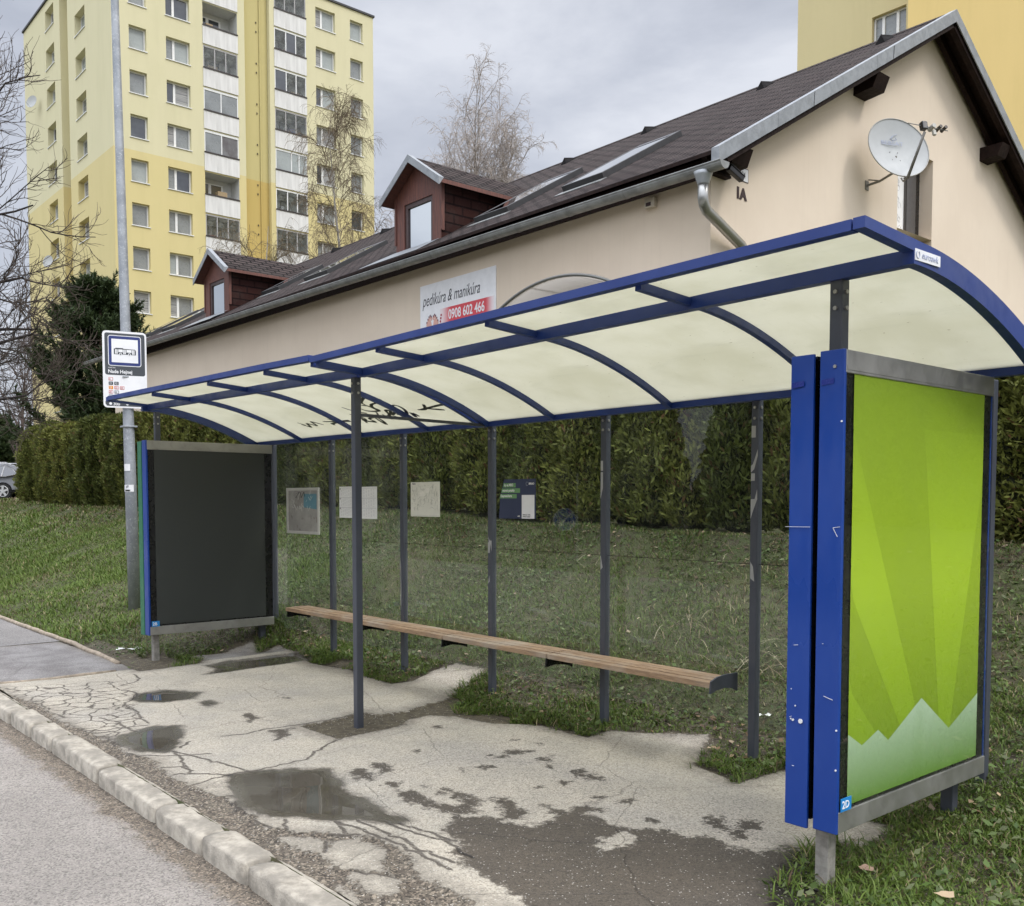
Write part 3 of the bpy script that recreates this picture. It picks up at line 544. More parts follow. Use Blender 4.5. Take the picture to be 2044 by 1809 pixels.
def roofmat():
    mt, t, p = newmat('milky_polycarbonate'); co = coords(t)
    c = mixc(t, ramp(t, nz(t, co, 2.2, 5, .6), .35, .7), (.70, .69, .60), (.64, .63, .53)); c = mixc(t, ramp(t, nz(t, coords(t, (14, 1.2, 1)), 3, 6, .7), .55, .8, 0, .4), c, (.56, .55, .40))
    sx = _n(t, 'ShaderNodeSeparateXYZ'); t.links.new(co, sx.inputs[0])
    c = mixc(t, ramp(t, nz(t, co, 30, 4, .75), .66, .74, 0, .6), c, (.4, .38, .28)); c = mixc(t, ramp(t, nz(t, coords(t, (1, 3, 1)), 1.1, 6, .7, .8), .5, .75, 0, .35), c, (.5, .5, .42))
    c = mixc(t, ramp(t, nz(t, coords(t, (9, 22, 9)), 3, 2, .5), .76, .78, 0, .85), c, (.2, .16, .1))
    tr = _n(t, 'ShaderNodeBsdfTranslucent'); t.links.new(c, tr.inputs[0]); t.links.new(c, p.inputs['Base Color']); p.inputs['Roughness'].default_value = .35
    wv = _n(t, 'ShaderNodeTexWave', i_Scale=28.); t.links.new(co, wv.inputs['Vector']); b_ = bump(t, p, wv.outputs[0], .08, .002)
    m_ = _n(t, 'ShaderNodeMixShader'); m_.inputs[0].default_value = .72; t.links.new(p.outputs[0], m_.inputs[1]); t.links.new(tr.outputs[0], m_.inputs[2]); t.links.new(m_.outputs[0], t.nodes['Material Output'].inputs[0]); return mt
poly = roofmat()
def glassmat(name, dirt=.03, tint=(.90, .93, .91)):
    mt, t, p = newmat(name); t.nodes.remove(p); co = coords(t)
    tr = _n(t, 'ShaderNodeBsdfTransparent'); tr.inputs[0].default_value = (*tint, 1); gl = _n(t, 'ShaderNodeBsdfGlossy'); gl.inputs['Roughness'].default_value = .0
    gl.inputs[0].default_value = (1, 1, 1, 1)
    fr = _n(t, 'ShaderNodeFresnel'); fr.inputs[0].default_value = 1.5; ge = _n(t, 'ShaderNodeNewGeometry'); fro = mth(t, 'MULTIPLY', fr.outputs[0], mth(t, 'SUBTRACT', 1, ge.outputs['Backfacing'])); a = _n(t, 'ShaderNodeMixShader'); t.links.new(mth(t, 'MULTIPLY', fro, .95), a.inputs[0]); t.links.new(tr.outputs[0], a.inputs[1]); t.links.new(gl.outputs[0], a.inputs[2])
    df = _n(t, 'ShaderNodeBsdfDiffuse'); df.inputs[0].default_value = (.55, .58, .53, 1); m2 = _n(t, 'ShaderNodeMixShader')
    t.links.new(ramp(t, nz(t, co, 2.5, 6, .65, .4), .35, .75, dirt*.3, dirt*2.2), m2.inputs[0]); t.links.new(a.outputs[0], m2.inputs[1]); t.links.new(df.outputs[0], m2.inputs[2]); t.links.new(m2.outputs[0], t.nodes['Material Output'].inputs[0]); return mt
glass = glassmat('dusty_glass', .014, (.94, .96, .945))
glass_sheen = glassmat('dusty_sheen_glass', .05, (.93, .95, .935))  # extra pale film over the dust stands in for a reflected sheen
def woodmat():
    mt, t, p = newmat('weathered_wood'); co = coords(t, (1, 9, 9)); c = mixc(t, ramp(t, nz(t, co, 5, 7, .7, .6), .3, .7), (.45, .30, .175), (.27, .175, .105))
    c = mixc(t, ramp(t, nz(t, coords(t, (2, 30, 30)), 6, 5, .7), .5, .66, 0, .7), c, (.13, .085, .055)); c = mixc(t, ramp(t, nz(t, coords(t, (1, 2, 2)), 2.2, 4, .6), .45, .7, 0, .6), c, (.42, .37, .30))
    t.links.new(c, p.inputs['Base Color']); p.inputs['Roughness'].default_value = .75; bump(t, p, nz(t, coords(t, (1, 25, 25)), 8, 6, .7), .6, .003); return mt
wood = woodmat()

PY = [-.325, -.31, -.066, .114, .274, .444, .624, .778, .899, 1.035, 1.2, 1.35, 1.45]
PZ = [2.567, 2.567, 2.557, 2.551, 2.538, 2.524, 2.5, 2.47, 2.438, 2.394, 2.335, 2.275, 2.235]
BY = [-.325, .03, .034, .262, .449, .63, .744, .874, 1.042, 1.2, 1.45]; BZ = [2.53, 2.514, 2.47, 2.452, 2.435, 2.409, 2.387, 2.352, 2.288, 2.225, 2.135]
def ptop(y): return 2.567-.036*(min(y, .1)+.31) if y < .1 else 2.5522-.183*(y-.1)**1.8
def pbot(y): return 2.53-.045*(y+.31) if y < .032 else 2.468 if y < .1 else 2.468-.196*(y-.1)**1.8
def dzx(x): return float(np.interp(x, [-7.6, -3.64, -3.60, .3], [.012, -.037, -.047, 0]))
def sag(x, y): return dzx(x)*(1-.65*min(1, max(0, y/1.45)))
shelter = empty('bus_shelter', (-3.8, .7, 0), 'long blue framed bus shelter with curved milky roof, glass back and wooden bench', 'bus shelter')
XN, XF, XM = .262, -7.57, -3.61           # near end, far end, joint between the two roof halves (at the eave)
def skew(x, y):  # the frame is racked slightly: its far ribs run a little backwards
    return x-float(np.interp(x, [-7.57, -5.5, -3.66, -1.84, .26], [.47, .53, .37, .23, .05]))*(y+.31)/1.76
def P3(x, y, dz=0): return Vector((skew(x, y), y, ptop(y)+sag(x, y)+dz))
# longitudinal beams
def longbeam(name, x0, x1, y0, y1, zt, zb, dz=0):
    b = MB(); n = 6
    for i in range(n):
        a, c = x0+(x1-x0)*i/n, x0+(x1-x0)*(i+1)/n; ya = (y0+y1)/2
        v = []
        for x in (a, c): v += [(skew(x, ya), y, z+sag(x, ya)+dz) for y, z in ((y0, zb), (y1, zb), (y1, zt), (y0, zt))]
        f = [(0, 1, 5, 4), (1, 2, 6, 5), (2, 3, 7, 6), (3, 0, 4, 7)]
        if i == 0: f.append((3, 2, 1, 0))
        if i == n-1: f.append((4, 5, 6, 7))
        b.add(v, f)
    return b.build(name, blue, shelter)
for (xa, xb) in ((XN-.05, XM+.004), (XM-.012, XF+.05)):
    longbeam('eave_beam', xa, xb, -.335, -.285, 2.5678, 2.529, .008 if xa < -3 else 0)
    longbeam('front_beam', xa, xb, .085, .135, 2.536, 2.478)
    longbeam('rear_beam', xa, xb, 1.42, 1.475, 2.27, 2.195)
# curved end frames
def endframe(x, th):
    b = MB(); ys = [-.3365, -.2, -.06, .031, .033]+[float(q) for q in np.linspace(.1, 1.478, 26)]; vs = []
    for y in ys:
        t_ = ptop(y)+sag(x, y)+.0008; bo = pbot(y)+sag(x, y)-.002
        for xx in (x-th/2, x+th/2): vs += [(skew(xx, y), y, bo), (skew(xx, y), y, t_)]
    for i in range(len(ys)-1):
        k = 4*i; b_ = [k, k+1, k+2, k+3, k+4, k+5, k+6, k+7]
        for f in ((0, 4, 5, 1), (2, 3, 7, 6), (1, 5, 7, 3), (0, 2, 6, 4)): b.f.append([b_[q] for q in f]); b.mi.append(0)
    b.f += [[0, 1, 3, 2], [k+4, k+6, k+7, k+5]]; b.mi += [0, 0]; b.v = vs
    return b.build('end_arch', blue, shelter)
near_arch = endframe(XN-.02, .045); endframe(XF+.02, .045)
# ribs and roof sheets between them
RX = [XN-.04, -.81, -1.84, -2.87, XM+.03]; RX2 = [XM-.04, -4.33, -5.30, -6.48, XF+.04]
def rib(x, w=.035, h=.035):
    b = MB(); pts = [P3(x, y, -.04) for y in list(np.linspace(-.29, 1.42, 22))]
    path = []
    for i, p in enumerate(pts):
        tg = (pts[min(i+1, 21)]-pts[max(i-1, 0)]).normalized(); up = Vector((1, 0, 0)).cross(tg).normalized(); path.append((p, Vector((1, 0, 0)), up))
    b.sweep([(-w/2, -h/2), (w/2, -h/2), (w/2, h/2), (-w/2, h/2)], path); return b.build('roof_rib', blue, shelter)
for l_ in (RX, RX2):
    for k, x in enumerate(l_):
        if 0 < k < 4: rib(x)
    rib(l_[4] if l_ is RX else l_[0], .04, .045)
    for a, c in zip(l_[:-1], l_[1:]):
        b = MB(); ys = list(np.linspace(-.30, 1.44, 26)); n = 7; vs = []
        for dz in (-.018, -.008):
            for i in range(n+1):
                x = a+(c-a)*i/n
                for y in ys: vs.append(P3(x, y, dz+.0025*math.sin(i/n*math.pi)))
        m_ = len(ys); o2 = (n+1)*m_
        for i in range(n):
            for j in range(m_-1):
                q = (i*m_+j, (i+1)*m_+j, (i+1)*m_+j+1, i*m_+j+1); b.f.append(list(q)); b.f.append([o2+z for z in q[::-1]]); b.mi += [0, 0]
        rim = [i*m_ for i in range(n+1)]+[n*m_+j for j in range(1, m_)]+[i*m_+m_-1 for i in range(n-1, -1, -1)]+[j for j in range(m_-2, 0, -1)]
        for i in range(len(rim)): p, q = rim[i], rim[(i+1) % len(rim)]; b.f.append([p, p+o2, q+o2, q]); b.mi.append(0)
        b.v = [tuple(v) for v in vs]; b.build('roof_sheet', poly, shelter, smooth=False)
# graffiti under the roof
GRAF= [[(-6.47, 1.11), (-6.43, 1.17), (-6.46, 1.15), (-6.41, 1.22), (-6.35, 1.15), (-6.26, 1.2), (-6.22, 1.12), (-6.15, 1.18), (-6.13, 1.2)], [(-6.03, 1.14), (-5.79, 1.17), (-5.62, 1.17)], [(-5.88, 1.1), (-5.8, 1.16), (-5.62, 1.19)], [(-5.96, 1.19), (-5.96, 1.22), (-5.97, 1.2), (-5.78, 1.18)], [(-5.3, 0.91), (-5.27, 1.0), (-5.17, 1.08)], [(-5.42, 1.06), (-5.37, 1.13), (-5.44, 1.25)], [(-5.34, 1.13), (-5.36, 1.19), (-5.42, 1.2), (-5.3, 1.25), (-5.29, 1.18), (-5.15, 1.16)], [(-4.67, 0.91), (-4.61, 0.85), (-4.66, 0.8), (-4.73, 0.78), (-4.83, 0.82), (-4.92, 0.87), (-4.94, 0.92)], [(-4.66, 0.91), (-4.76, 0.91), (-4.86, 0.93), (-4.92, 0.98), (-4.93, 1.05), (-5.01, 1.06), (-5.1, 1.03), (-5.11, 0.98)], [(-5.0, 0.92), (-4.94, 0.95), (-4.95, 1.04)], [(-5.17, 1.14), (-5.21, 1.23), (-5.22, 1.31), (-5.17, 1.24), (-5.15, 1.16)], [(-5.02, 1.08), (-5.09, 1.17), (-4.94, 1.16), (-4.86, 1.07), (-4.81, 1.08), (-4.9, 1.16), (-4.77, 1.11), (-4.82, 1.17)], [(-5.0, 1.13), (-5.02, 1.22), (-4.88, 1.19)], [(-4.69, 1.02), (-4.62, 0.99), (-4.59, 1.02), (-4.61, 1.09), (-4.68, 1.16), (-4.75, 1.17), (-4.74, 1.09), (-4.69, 1.02)], [(-4.62, 1.15), (-4.66, 1.24), (-4.6, 1.17), (-4.6, 1.23)], [(-4.81, 1.21), (-4.8, 1.27), (-4.73, 1.29)], [(-4.46, 1.12), (-4.36, 1.12), (-4.27, 1.04)], [(-4.42, 1.12), (-4.25, 1.1), (-4.05, 1.08), (-3.85, 1.11)], [(-4.35, 1.11), (-4.26, 1.14), (-4.17, 1.17)]]
def cat(pts, n=5):
    P = [Vector((*p, 0)) for p in pts]; P = [P[0]]+P+[P[-1]]; o = []
    for i in range(1, len(P)-2):
        for k in range(n):
            t = k/n; a, b, c, d = P[i-1:i+3]; o.append(.5*((2*b)+(c-a)*t+(2*a-5*b+4*c-d)*t*t+(-a+3*b-3*c+d)*t**3))
    o.append(P[-2]); return o
for st in GRAF:
    b = MB()
    q = cat(st); n = len(q)
    for i in range(n-1):
        a, c = q[i], q[i+1]; d = (c-a); 
        if d.length < 1e-5: continue
        d.normalize(); s_ = Vector((-d.y, d.x, 0))*(.009+.007*math.sin(i/n*math.pi))
        pz = lambda v: (v.x, v.y, ptop(v.y)+sag(v.x, v.y)-.0205)
        b.add([pz(a-s_-d*.003), pz(a+s_-d*.003), pz(c+s_+d*.003), pz(c-s_+d*.003)], [(0, 1, 2, 3)])
    if b.v: b.build('graffiti_stroke', black, shelter)
# posts
def post(x, y, z0, z1, w=.05, bolts=True, mt=greyp, name='post'):
    b = MB(); b.box((x-w/2, y-w/2, z0), (x+w/2, y+w/2, z1), ch=.005); o = b.build(name, mt, shelter)
    if bolts:
        q = MB()
        for zz in (z1-.05, z1-.115):
            q.tube([(x+w/2-.002, y-.0, zz), (x+w/2+.008, y-.0, zz)], .009, 8); q.tube([(x, y-w/2+.002, zz), (x, y-w/2-.008, zz)], .009, 8)
        q.build('bolt', alu, o)
    return o
BP = [-1.44, -2.70, -3.955, -5.21, -6.47]; GZB = [-.02]*5
rear = [post(x, 1.485, float(gz(x, 1.5))-.3, 2.2) for x in BP]
post(-3.79, .125, -.3, 2.45, .052)
post(-.1, .125, 2.165, 2.478, .055); post(-7.5, .125, 2.165, 2.46, .05)
post(-7.72, 1.485, -.2, 2.2, .05, False); post(-.12, 1.6, -.2, 2.2, .05, False)
def leg(x, y): post(x, y, -.3, .27, .06, False, alul, 'leg')
leg(-.1, .09); leg(-7.56, .09); post(-.12, 1.24, -.1, .27, .06, False, greyp, 'leg'); post(-7.56, 1.24, -.1, .27, .06, False, greyp, 'leg')
b = MB(); b.beam((-3.79, .15, 2.187), (-3.95, 1.46, 2.187), .03, .02); b.build('tie_bar', greyp, shelter)
# scuffed bare patches on the rear posts
def patchq(o, x, qs):
    b = MB()
    for q in qs: b.add([(x-.025+u*.05, 1.459, z) for u, z in q], [tuple(range(len(q)))])
    b.build('bare_patch', scuff, o)
patchq(rear[0], -1.44, [[(.05, 1.97), (.65, 1.97), (.65, 2.04), (.05, 2.04)], [(.02, 1.8), (.3, 1.81), (.98, 1.9), (.98, 1.86), (.5, 1.78), (.02, 1.76)], [(.05, 1.71), (.6, 1.71), (.6, 1.755), (.05, 1.755)], [(.05, 1.6), (.6, 1.6), (.95, 1.66), (.98, 1.6), (.4, 1.53), (.05, 1.48)], [(.1, 1.12), (.7, 1.1), (.5, 1.19), (.1, 1.22)]])
patchq(rear[1], -2.70, [[(.05, 1.8), (.5, 1.8), (.5, 1.87), (.05, 1.87)], [(.05, 1.6), (.5, 1.68), (.5, 1.79), (.05, 1.79)], [(.1, 1.1), (.5, 1.12), (.1, 1.21)]])
patchq(rear[2], -3.955, [[(.02, 1.31), (.5, 1.27), (.98, 1.27), (.98, 1.18), (.6, 1.25), (.5, 1.17), (.05, 1.17), (.05, 1.25), (.3, 1.26)], [(.05, .92), (.5, .94), (.4, .99)]])
patchq(rear[3], -5.21, [[(.4, 1.7), (.46, 1.7), (.46, 1.95), (.4, 1.95)], [(.05, .7), (.3, .6), (.35, .8), (.3, 1.0), (.05, 1.08), (.2, .95), (.2, .8)]])
# glass: an upper and a lower pane in every bay, with the narrow gap between them
GX = [-7.695]+BP[::-1]+[-.145]
for a, c in zip(GX[:-1], GX[1:]):
    for z0, z1 in ((.21, 1.203), (1.212, 2.195)):
        b = MB(); b.box((a+.03, 1.478, z0), (c-.03, 1.486, z1)); b.build('glass_pane', glass if a > -5.3 else glass_sheen, shelter)
    b = MB(); b.box((a+.028, 1.4785, 1.2045), (c-.028, 1.4855, 1.2075)); b.build('pane_seal', dark, shelter)
# faint etched strips left by old stickers on the lower panes
gh = glassmat('glue_haze', .12)
for x, z in ((-5.0, .66), (-3.5, .73), (-2.95, .68), (-2.45, .62), (-1.75, .58)): MB().add([(x, 1.477, z+.015), (x+.2, 1.477, z), (x+.2, 1.477, z+.03), (x, 1.477, z+.045)], [(0, 1, 2, 3)]).build('glue_strip', gh, shelter)
# bench: four rows of slats in three lengths on black brackets
bench = None
b = MB()
for (a, c) in ((-6.95, -5.52), (-5.505, -4.265), (-4.25, -3.015), (-3.0, -1.56)):
    for y0, y1, dz in ((1.205, 1.268, -.004), (1.274, 1.337, 0), (1.343, 1.406, .001), (1.412, 1.462, -.002)):
        b.box((a, y0, .464+dz), (c, y1, .50+dz), ch=.004)
bench = b.build('bench_seat', wood, shelter)
def bracket(x, big):
    b = MB(); n = 10; pts = []
    for i in range(n+1): u = i/n; pts.append((1.2+.26*u, .452-(.0 if big else .0)+(.0)))
    out = [(1.195, .40), (1.2, .462), (1.28, .463), (1.46, .463), (1.46, .375), (1.4, .395), (1.3, .412)]
    if big: out = [(1.19, .43), (1.2, .505), (1.26, .525), (1.33, .532), (1.46, .53), (1.46, .415), (1.41, .44), (1.33, .452), (1.25, .445)]
    b.prism(out, (x-.004, 0, 0), (0, 1, 0), (0, 0, 1), (.012, 0, 0)); b.build('bracket', dark if not big else greyp, bench)
for x in (-6.9, -5.51, -4.257, -3.007): bracket(x, False)
bracket(-1.55, True)
# advertising cases ---------------------------------------------------
def gradmat(name):
    mt, t, p = newmat(name); a = _n(t, 'ShaderNodeVertexColor', layer_name='Col'); t.links.new(a.outputs[0], p.inputs['Base Color']); p.inputs['Roughness'].default_value = .5; p.inputs['Specular IOR Level'].default_value = .25; return mt
post_m = gradmat('printed_poster')
caseglass = glassmat('case_glass', .004, (.97, .98, .97))
def case(X, near):
    o = MB(); W_, zb, zt = 1.334, .262, 2.179; d = .24
    o.box((X-.103, .02, zb+.01), (X-.004, W_-.012, zt-.006)); core = o.build('poster_case', flat('case_black_%d' % near, (.008, .008, .009), .3), shelter)
    o = MB(); o.box((X-.232, .03, zb+.02), (X-.135, W_-.01, zt-.01)); o.box((X-.136, .2, zb+.1), (X-.102, W_-.1, zt-.1)); o.build('rear_case', dark, core)
    for z0, z1, tilt in ((zt-.09, zt, 1), (zb, zb+.085, 0)):
        b = MB(); b.box((X-.006, .006, z0), (X+.006, W_, z1), ch=.003); b.box((X-.004, .010, z0+.012), (X+.008, W_-.004, z0+.03)) if tilt else None; b.build('frame_rail', alu, core)
    b = MB(); b.box((X-.102, -.006, zb-.002), (X+.004, .012, zt+.002), ch=.003); s1 = b.build('side_strip', bluep, core)
    b = MB(); b.box((X-.236, -.002, zb-.012), (X-.132, .012, zt-.004), ch=.003); s2 = b.build('side_strip', bluep if near else green, core)
    b = MB(); b.box((X-.24, W_-.008, zb), (X-.002, W_+.002, zt)); b.build('rear_strip', bluep if near else greyp, core)
    b = MB(); b.box((X-.245, .02, zt-.09), (X-.236, W_, zt-.004)); b.box((X-.245, .02, zb), (X-.236, W_, zb+.085)); b.build('frame_rail', alu, core)
    if near:
        tb = flat('tape_blue', (.02, .035, .22), .3)
        for xx, sp_ in ((X-.066, s1), (X-.2, s2)): MB().add([(xx-.028, -.0085, 2.045), (xx+.028, -.0085, 2.05), (xx+.028, -.0085, 2.072), (xx-.028, -.0085, 2.067)], [(0, 1, 2, 3)]).build('tape_mark', tb, sp_)
        q = MB(); q.tube([(X-.035, -.005, 2.115), (X-.035, -.012, 2.115)], .007, 8); q.build('screw', alu, s1)
        q = MB(); sc = [((-.248, 1.484), (-.133, 1.485)), ((-.134, 1.487), (-.134, 1.445)), ((-.032, 1.484), (-.002, 1.488)), ((-.032, 1.484), (-.012, 1.449)), ((-.2, 1.0), (-.18, 1.003)), ((-.06, .81), (-.02, .80)), ((-.07, 1.02), (-.065, 1.02)), ((-.2, .5), (-.19, .5)), ((-.215, .70), (-.205, .705)), ((-.21, .82), (-.208, .815))]
        for a, c in sc: q.beam((X+a[0], -.0095, a[1]), (X+c[0], -.0095, c[1]), .002, .0016)
        for xx, zz, r in ((-.165, .69, .010), (-.2, .69, .005), (-.21, .693, .003), (-.19, .75, .003), (-.003, .68, .004), (-.003, 1.9, .004), (-.003, .52, .004)): q.tube([(X+xx, -.005, zz), (X+xx, -.0095, zz)], r, 7)
        q.build('scratch', whitep, s1)
    # poster
    y0, y1, z0, z1 = .074, 1.243, .364, 2.093
    V = []; F = []; C = []
    def pg(pts, cols, lay):
        i = len(V); V.extend([(X+.001+.0004*lay, y, z) for y, z in pts]); F.append(tuple(range(i, i+len(pts)))); C.extend(cols if isinstance(cols, list) else [cols]*len(pts))
    if near:
        def bg(z, li):
            a = np.array([.26, .375, .022]); m_ = np.array([.37, .51, .028]); c = np.array([.22, .335, .018])
            t = (z-z0)/(z1-z0); base = a+(m_-a)*max(0, 1-abs(t-.5)/.5) if t > .5 else c+(m_-c)*max(0, (t-.12)/.38) if t > .12 else c
            return tuple(np.array(base)*li)
        zs = np.linspace(z0, z1, 24)
        def band(yl, yr, zt_, zb_, li, lay):
            for a, c in zip(zs[:-1], zs[1:]):
                a2, c2 = max(a, zb_), min(c, zt_)
                if c2 <= a2: continue
                f = lambda z: max(0, 1-abs(z-1.35)/.75) if z > 1.35 else 1
                q = [(yl(a2), a2), (yr(a2), a2), (yr(c2), c2), (yl(c2), c2)]; q = [(min(max(y, y0), y1), z) for y, z in q]
                pg(q, [tuple(np.array(bg(z, 1))*(1+(li-1)*f(z))) for y, z in q], lay)
        band(lambda z: y0, lambda z: y1, z1, z0, .97, 0)
        ln = lambda a, b_: (lambda z: a[0]+(b_[0]-a[0])*(z-a[1])/(b_[1]-a[1]))
        band(ln((.075, 1.22), (.469, .661)), ln((.183, 1.638), (.62, .711)), 1.9, .55, 1.17, 1)
        band(ln((.704, 1.608), (.851, .609)), ln((1.199, 1.515), (.961, .55)), 1.9, .5, 1.19, 1)
        band(lambda z: y0, ln((.108, .804), (.288, .63)), .9, .5, 1.14, 1)
        def mtn(pts, lay):
            g = lambda z: tuple(np.array([.14, .27, .04])*(1-k)+np.array([.47, .60, .42])*k) if (k := min(1, max(0, (z-.36)/.32))) is not None else 0
            sub = []
            lowz = z0
            for (ya, za), (yb, zb_) in zip(pts[:-1], pts[1:]):
                n = 4
                for i in range(n):
                    p, q = ya+(yb-ya)*i/n, ya+(yb-ya)*(i+1)/n; zp, zq = za+(zb_-za)*i/n, za+(zb_-za)*(i+1)/n
                    pg([(p, lowz), (q, lowz), (q, zq), (p, zp)], [g(lowz), g(lowz), g(zq), g(zp)], lay)
        mtn([(.36, .56), (.684, .719), (.952, .543), (y1, .667)], 2); 
        mtn([(y0, .652), (.182, .591), (.31, .635), (.387, .584), (.62, .40), (.66, z0)], 3)
    else: pg([(y0, z0), (y1, z0), (y1, z1), (y0, z1)], (.046, .050, .046), 0)
    me = bpy.data.meshes.new('poster'); me.from_pydata([tuple(Vector(v)-Vector((X, .6, .36))) for v in V], [], F); ca = me.color_attributes.new('Col', 'FLOAT_COLOR', 'POINT')
    ca.data.foreach_set('color', np.concatenate([np.array(C, float), np.ones((len(C), 1))], 1).astype(np.float32).ravel())
    finish(me, 'poster', post_m, core, (X, .6, .36))
    # small numbered tag
    if near: MB().box((X+.0035, .014, zb+.086), (X+.0045, W_-.004, zt-.091)).build('case_glass', caseglass, core)
    b = MB(); b.box((X+.0048, .020, .347), (X+.0078, .098, .400)); tg = b.build('number_tag', flat('tag_blue', (.02, .22, .55), .4), core)
    text('2D' if near else '2B', .043, (X+.0083, .028, .359), (0, 1, 0), (0, 0, 1), whitep, 'lettering', tg, .0006)
    return core
case(0, True); case(-7.462, False)
# maker's plate on the near end arch
b = MB(); xx = skew(XN+.003, .15); b.prism([(.038, 2.480), (.236, 2.482), (.236, 2.522), (.038, 2.522)], (xx+.001, 0, 0), (0, 1, 0), (0, 0, 1), (.0035, 0, 0)); pl_ = b.build('maker_plate', whitep, near_arch)
text('euroawk', .036, (xx+.0052, .088, 2.492), (0, 1, 0), (0, 0, 1), flat('plate_ink', (.35, .38, .5), .5), 'lettering', pl_, .0, .15)
b = MB(); b.tube([(xx+.0055, .058+.013*math.cos(a), 2.501+.013*math.sin(a)) for a in np.linspace(2.2, 2.2+5.2, 14)], .0016, 5); b.build('emblem', flat('plate_ink2', (.35, .38, .5), .5), pl_)

# things fixed to the glass ------------------------------------------
ink = flat('print_ink', (.09, .09, .1), .7)
YG = 1.4765
def sheet(name, x0, x1, z0, z1, lab, catg, mt=white, th=.002, y=YG):
    b = MB(); b.box((x0, y-th, z0), (x1, y, z1)); return tag(b.build(name, mt), lab, catg)
s_ = sheet('picture_frame', -7.39, -6.71, 1.247, 1.718, 'silver framed faded poster with scribbles on the far left glass pane', 'poster frame', mat('framed_print', (.30, .285, .26), .35, c2=(.42, .41, .38), sc=4, grime=.5, gsc=5, gc=(.16, .14, .13)), .006)
b = MB()
for a, c in (((-7.395, 1.242), (-6.705, 1.27)), ((-7.395, 1.695), (-6.705, 1.723)), ((-7.395, 1.27), (-7.365, 1.695)), ((-6.735, 1.27), (-6.705, 1.695))): b.box((a[0], YG-.016, a[1]), (c[0], YG-.0005, c[1]), ch=.003)
b.build('frame', flat('silver_frame', (.62, .61, .57), .4, metal=.2), s_)
b = MB(); b.add([(-7.03, YG-.0068, 1.52), (-6.76, YG-.0068, 1.5), (-6.76, YG-.0068, 1.66), (-7.03, YG-.0068, 1.66)], [(0, 1, 2, 3)]); b.build('picture_sky', flat('faded_blue', (.13, .27, .33), .5), s_)
b = MB(); rr = random.Random(4)
for k in range(26):
    x, z = -7.3+rr.random()*.45, 1.5+rr.random()*.16; x2, z2 = x+rr.uniform(-.05, .06), z+rr.uniform(-.06, .06); b.beam((x, YG-.0075, z), (x2, YG-.0075, z2), .006, .001)
b.build('scribble', flat('scribble_white', (.6, .6, .58), .6), s_)
b = MB()
for pts in ([(-7.2, 1.66), (-7.12, 1.68), (-7.2, 1.62), (-7.1, 1.63)], [(-7.1, 1.68), (-7.08, 1.62), (-7.02, 1.68), (-7.0, 1.63)]):
    for a, c in zip(pts[:-1], pts[1:]): b.beam((a[0], YG-.0082, a[1]), (c[0], YG-.0082, c[1]), .006, .001)
b.build('scribble', black, s_)
def timetable(x0, x1, z0, z1, lab):
    o = sheet('timetable_sheet', x0, x1, z0, z1, lab, 'timetable'); b = MB(); n = 3
    for k in range(n):
        zt_ = z1-.012-(z1-z0-.02)*k/n; zz = zt_-(z1-z0-.03)/n
        b.box((x0+.012, YG-.0028, zt_-.003), (x1-.01, YG-.0021, zt_))
        for r in range(9):
            zq = zt_-.012-r*(zt_-zz-.016)/9
            for cidx in range(7): 
                if (r*7+cidx*3+k) % 4: xq = x0+.03+cidx*(x1-x0-.05)/7; b.box((xq, YG-.0028, zq-.0022), (xq+.018, YG-.0021, zq))
    b.build('print', flat('light_ink', (.38, .38, .4), .7), o); q = MB()
    for k in range(n): q.box((x0+.01, YG-.003, z1-.03-(z1-z0-.02)*k/n), (x0+.024, YG-.0023, z1-.016-(z1-z0-.02)*k/n))
    q.build('number_block', ink, o); return o
timetable(-6.315, -6.02, 1.422, 1.727, 'white printed timetable taped to the glass, left one of the two beside the front post')
timetable(-5.985, -5.636, 1.418, 1.722, 'white printed timetable taped to the glass, right one of the two beside the front post')
o = sheet('route_map', -5.082, -4.648, 1.451, 1.753, 'cream town route map sheet on the glass between two rear posts', 'map', flat('map_paper', (.70, .69, .60), .6)); b = MB(); rr = random.Random(9)
for k in range(120):
    x, z = rr.uniform(-5.06, -4.67), rr.uniform(1.50, 1.73); a = rr.choice([0, 1.57, .5, -.4, 1.2]); l = rr.uniform(.012, .05); dx, dz_ = math.cos(a)*l, math.sin(a)*l
    if -5.07 < x+dx < -4.66 and 1.49 < z+dz_ < 1.738: b.beam((x, YG-.0024, z), (x+dx, YG-.0024, z+dz_), .0018, .0008)
b.beam((-5.07, YG-.0024, 1.462), (-4.66, YG-.0024, 1.462), .003, .0008); b.build('print', flat('map_ink', (.25, .25, .22), .7), o)
b = MB(); b.box((-4.95, YG-.0032, 1.63), (-4.87, YG-.0022, 1.68)); b.box((-4.86, YG-.0032, 1.66), (-4.80, YG-.0022, 1.70)); b.build('map_block', flat('map_block_m', (.76, .74, .66), .6), o)
text('Martin', .018, (-5.055, YG-.0024, 1.733), (1, 0, 0), (0, 0, 1), ink, 'lettering', o, .0004)
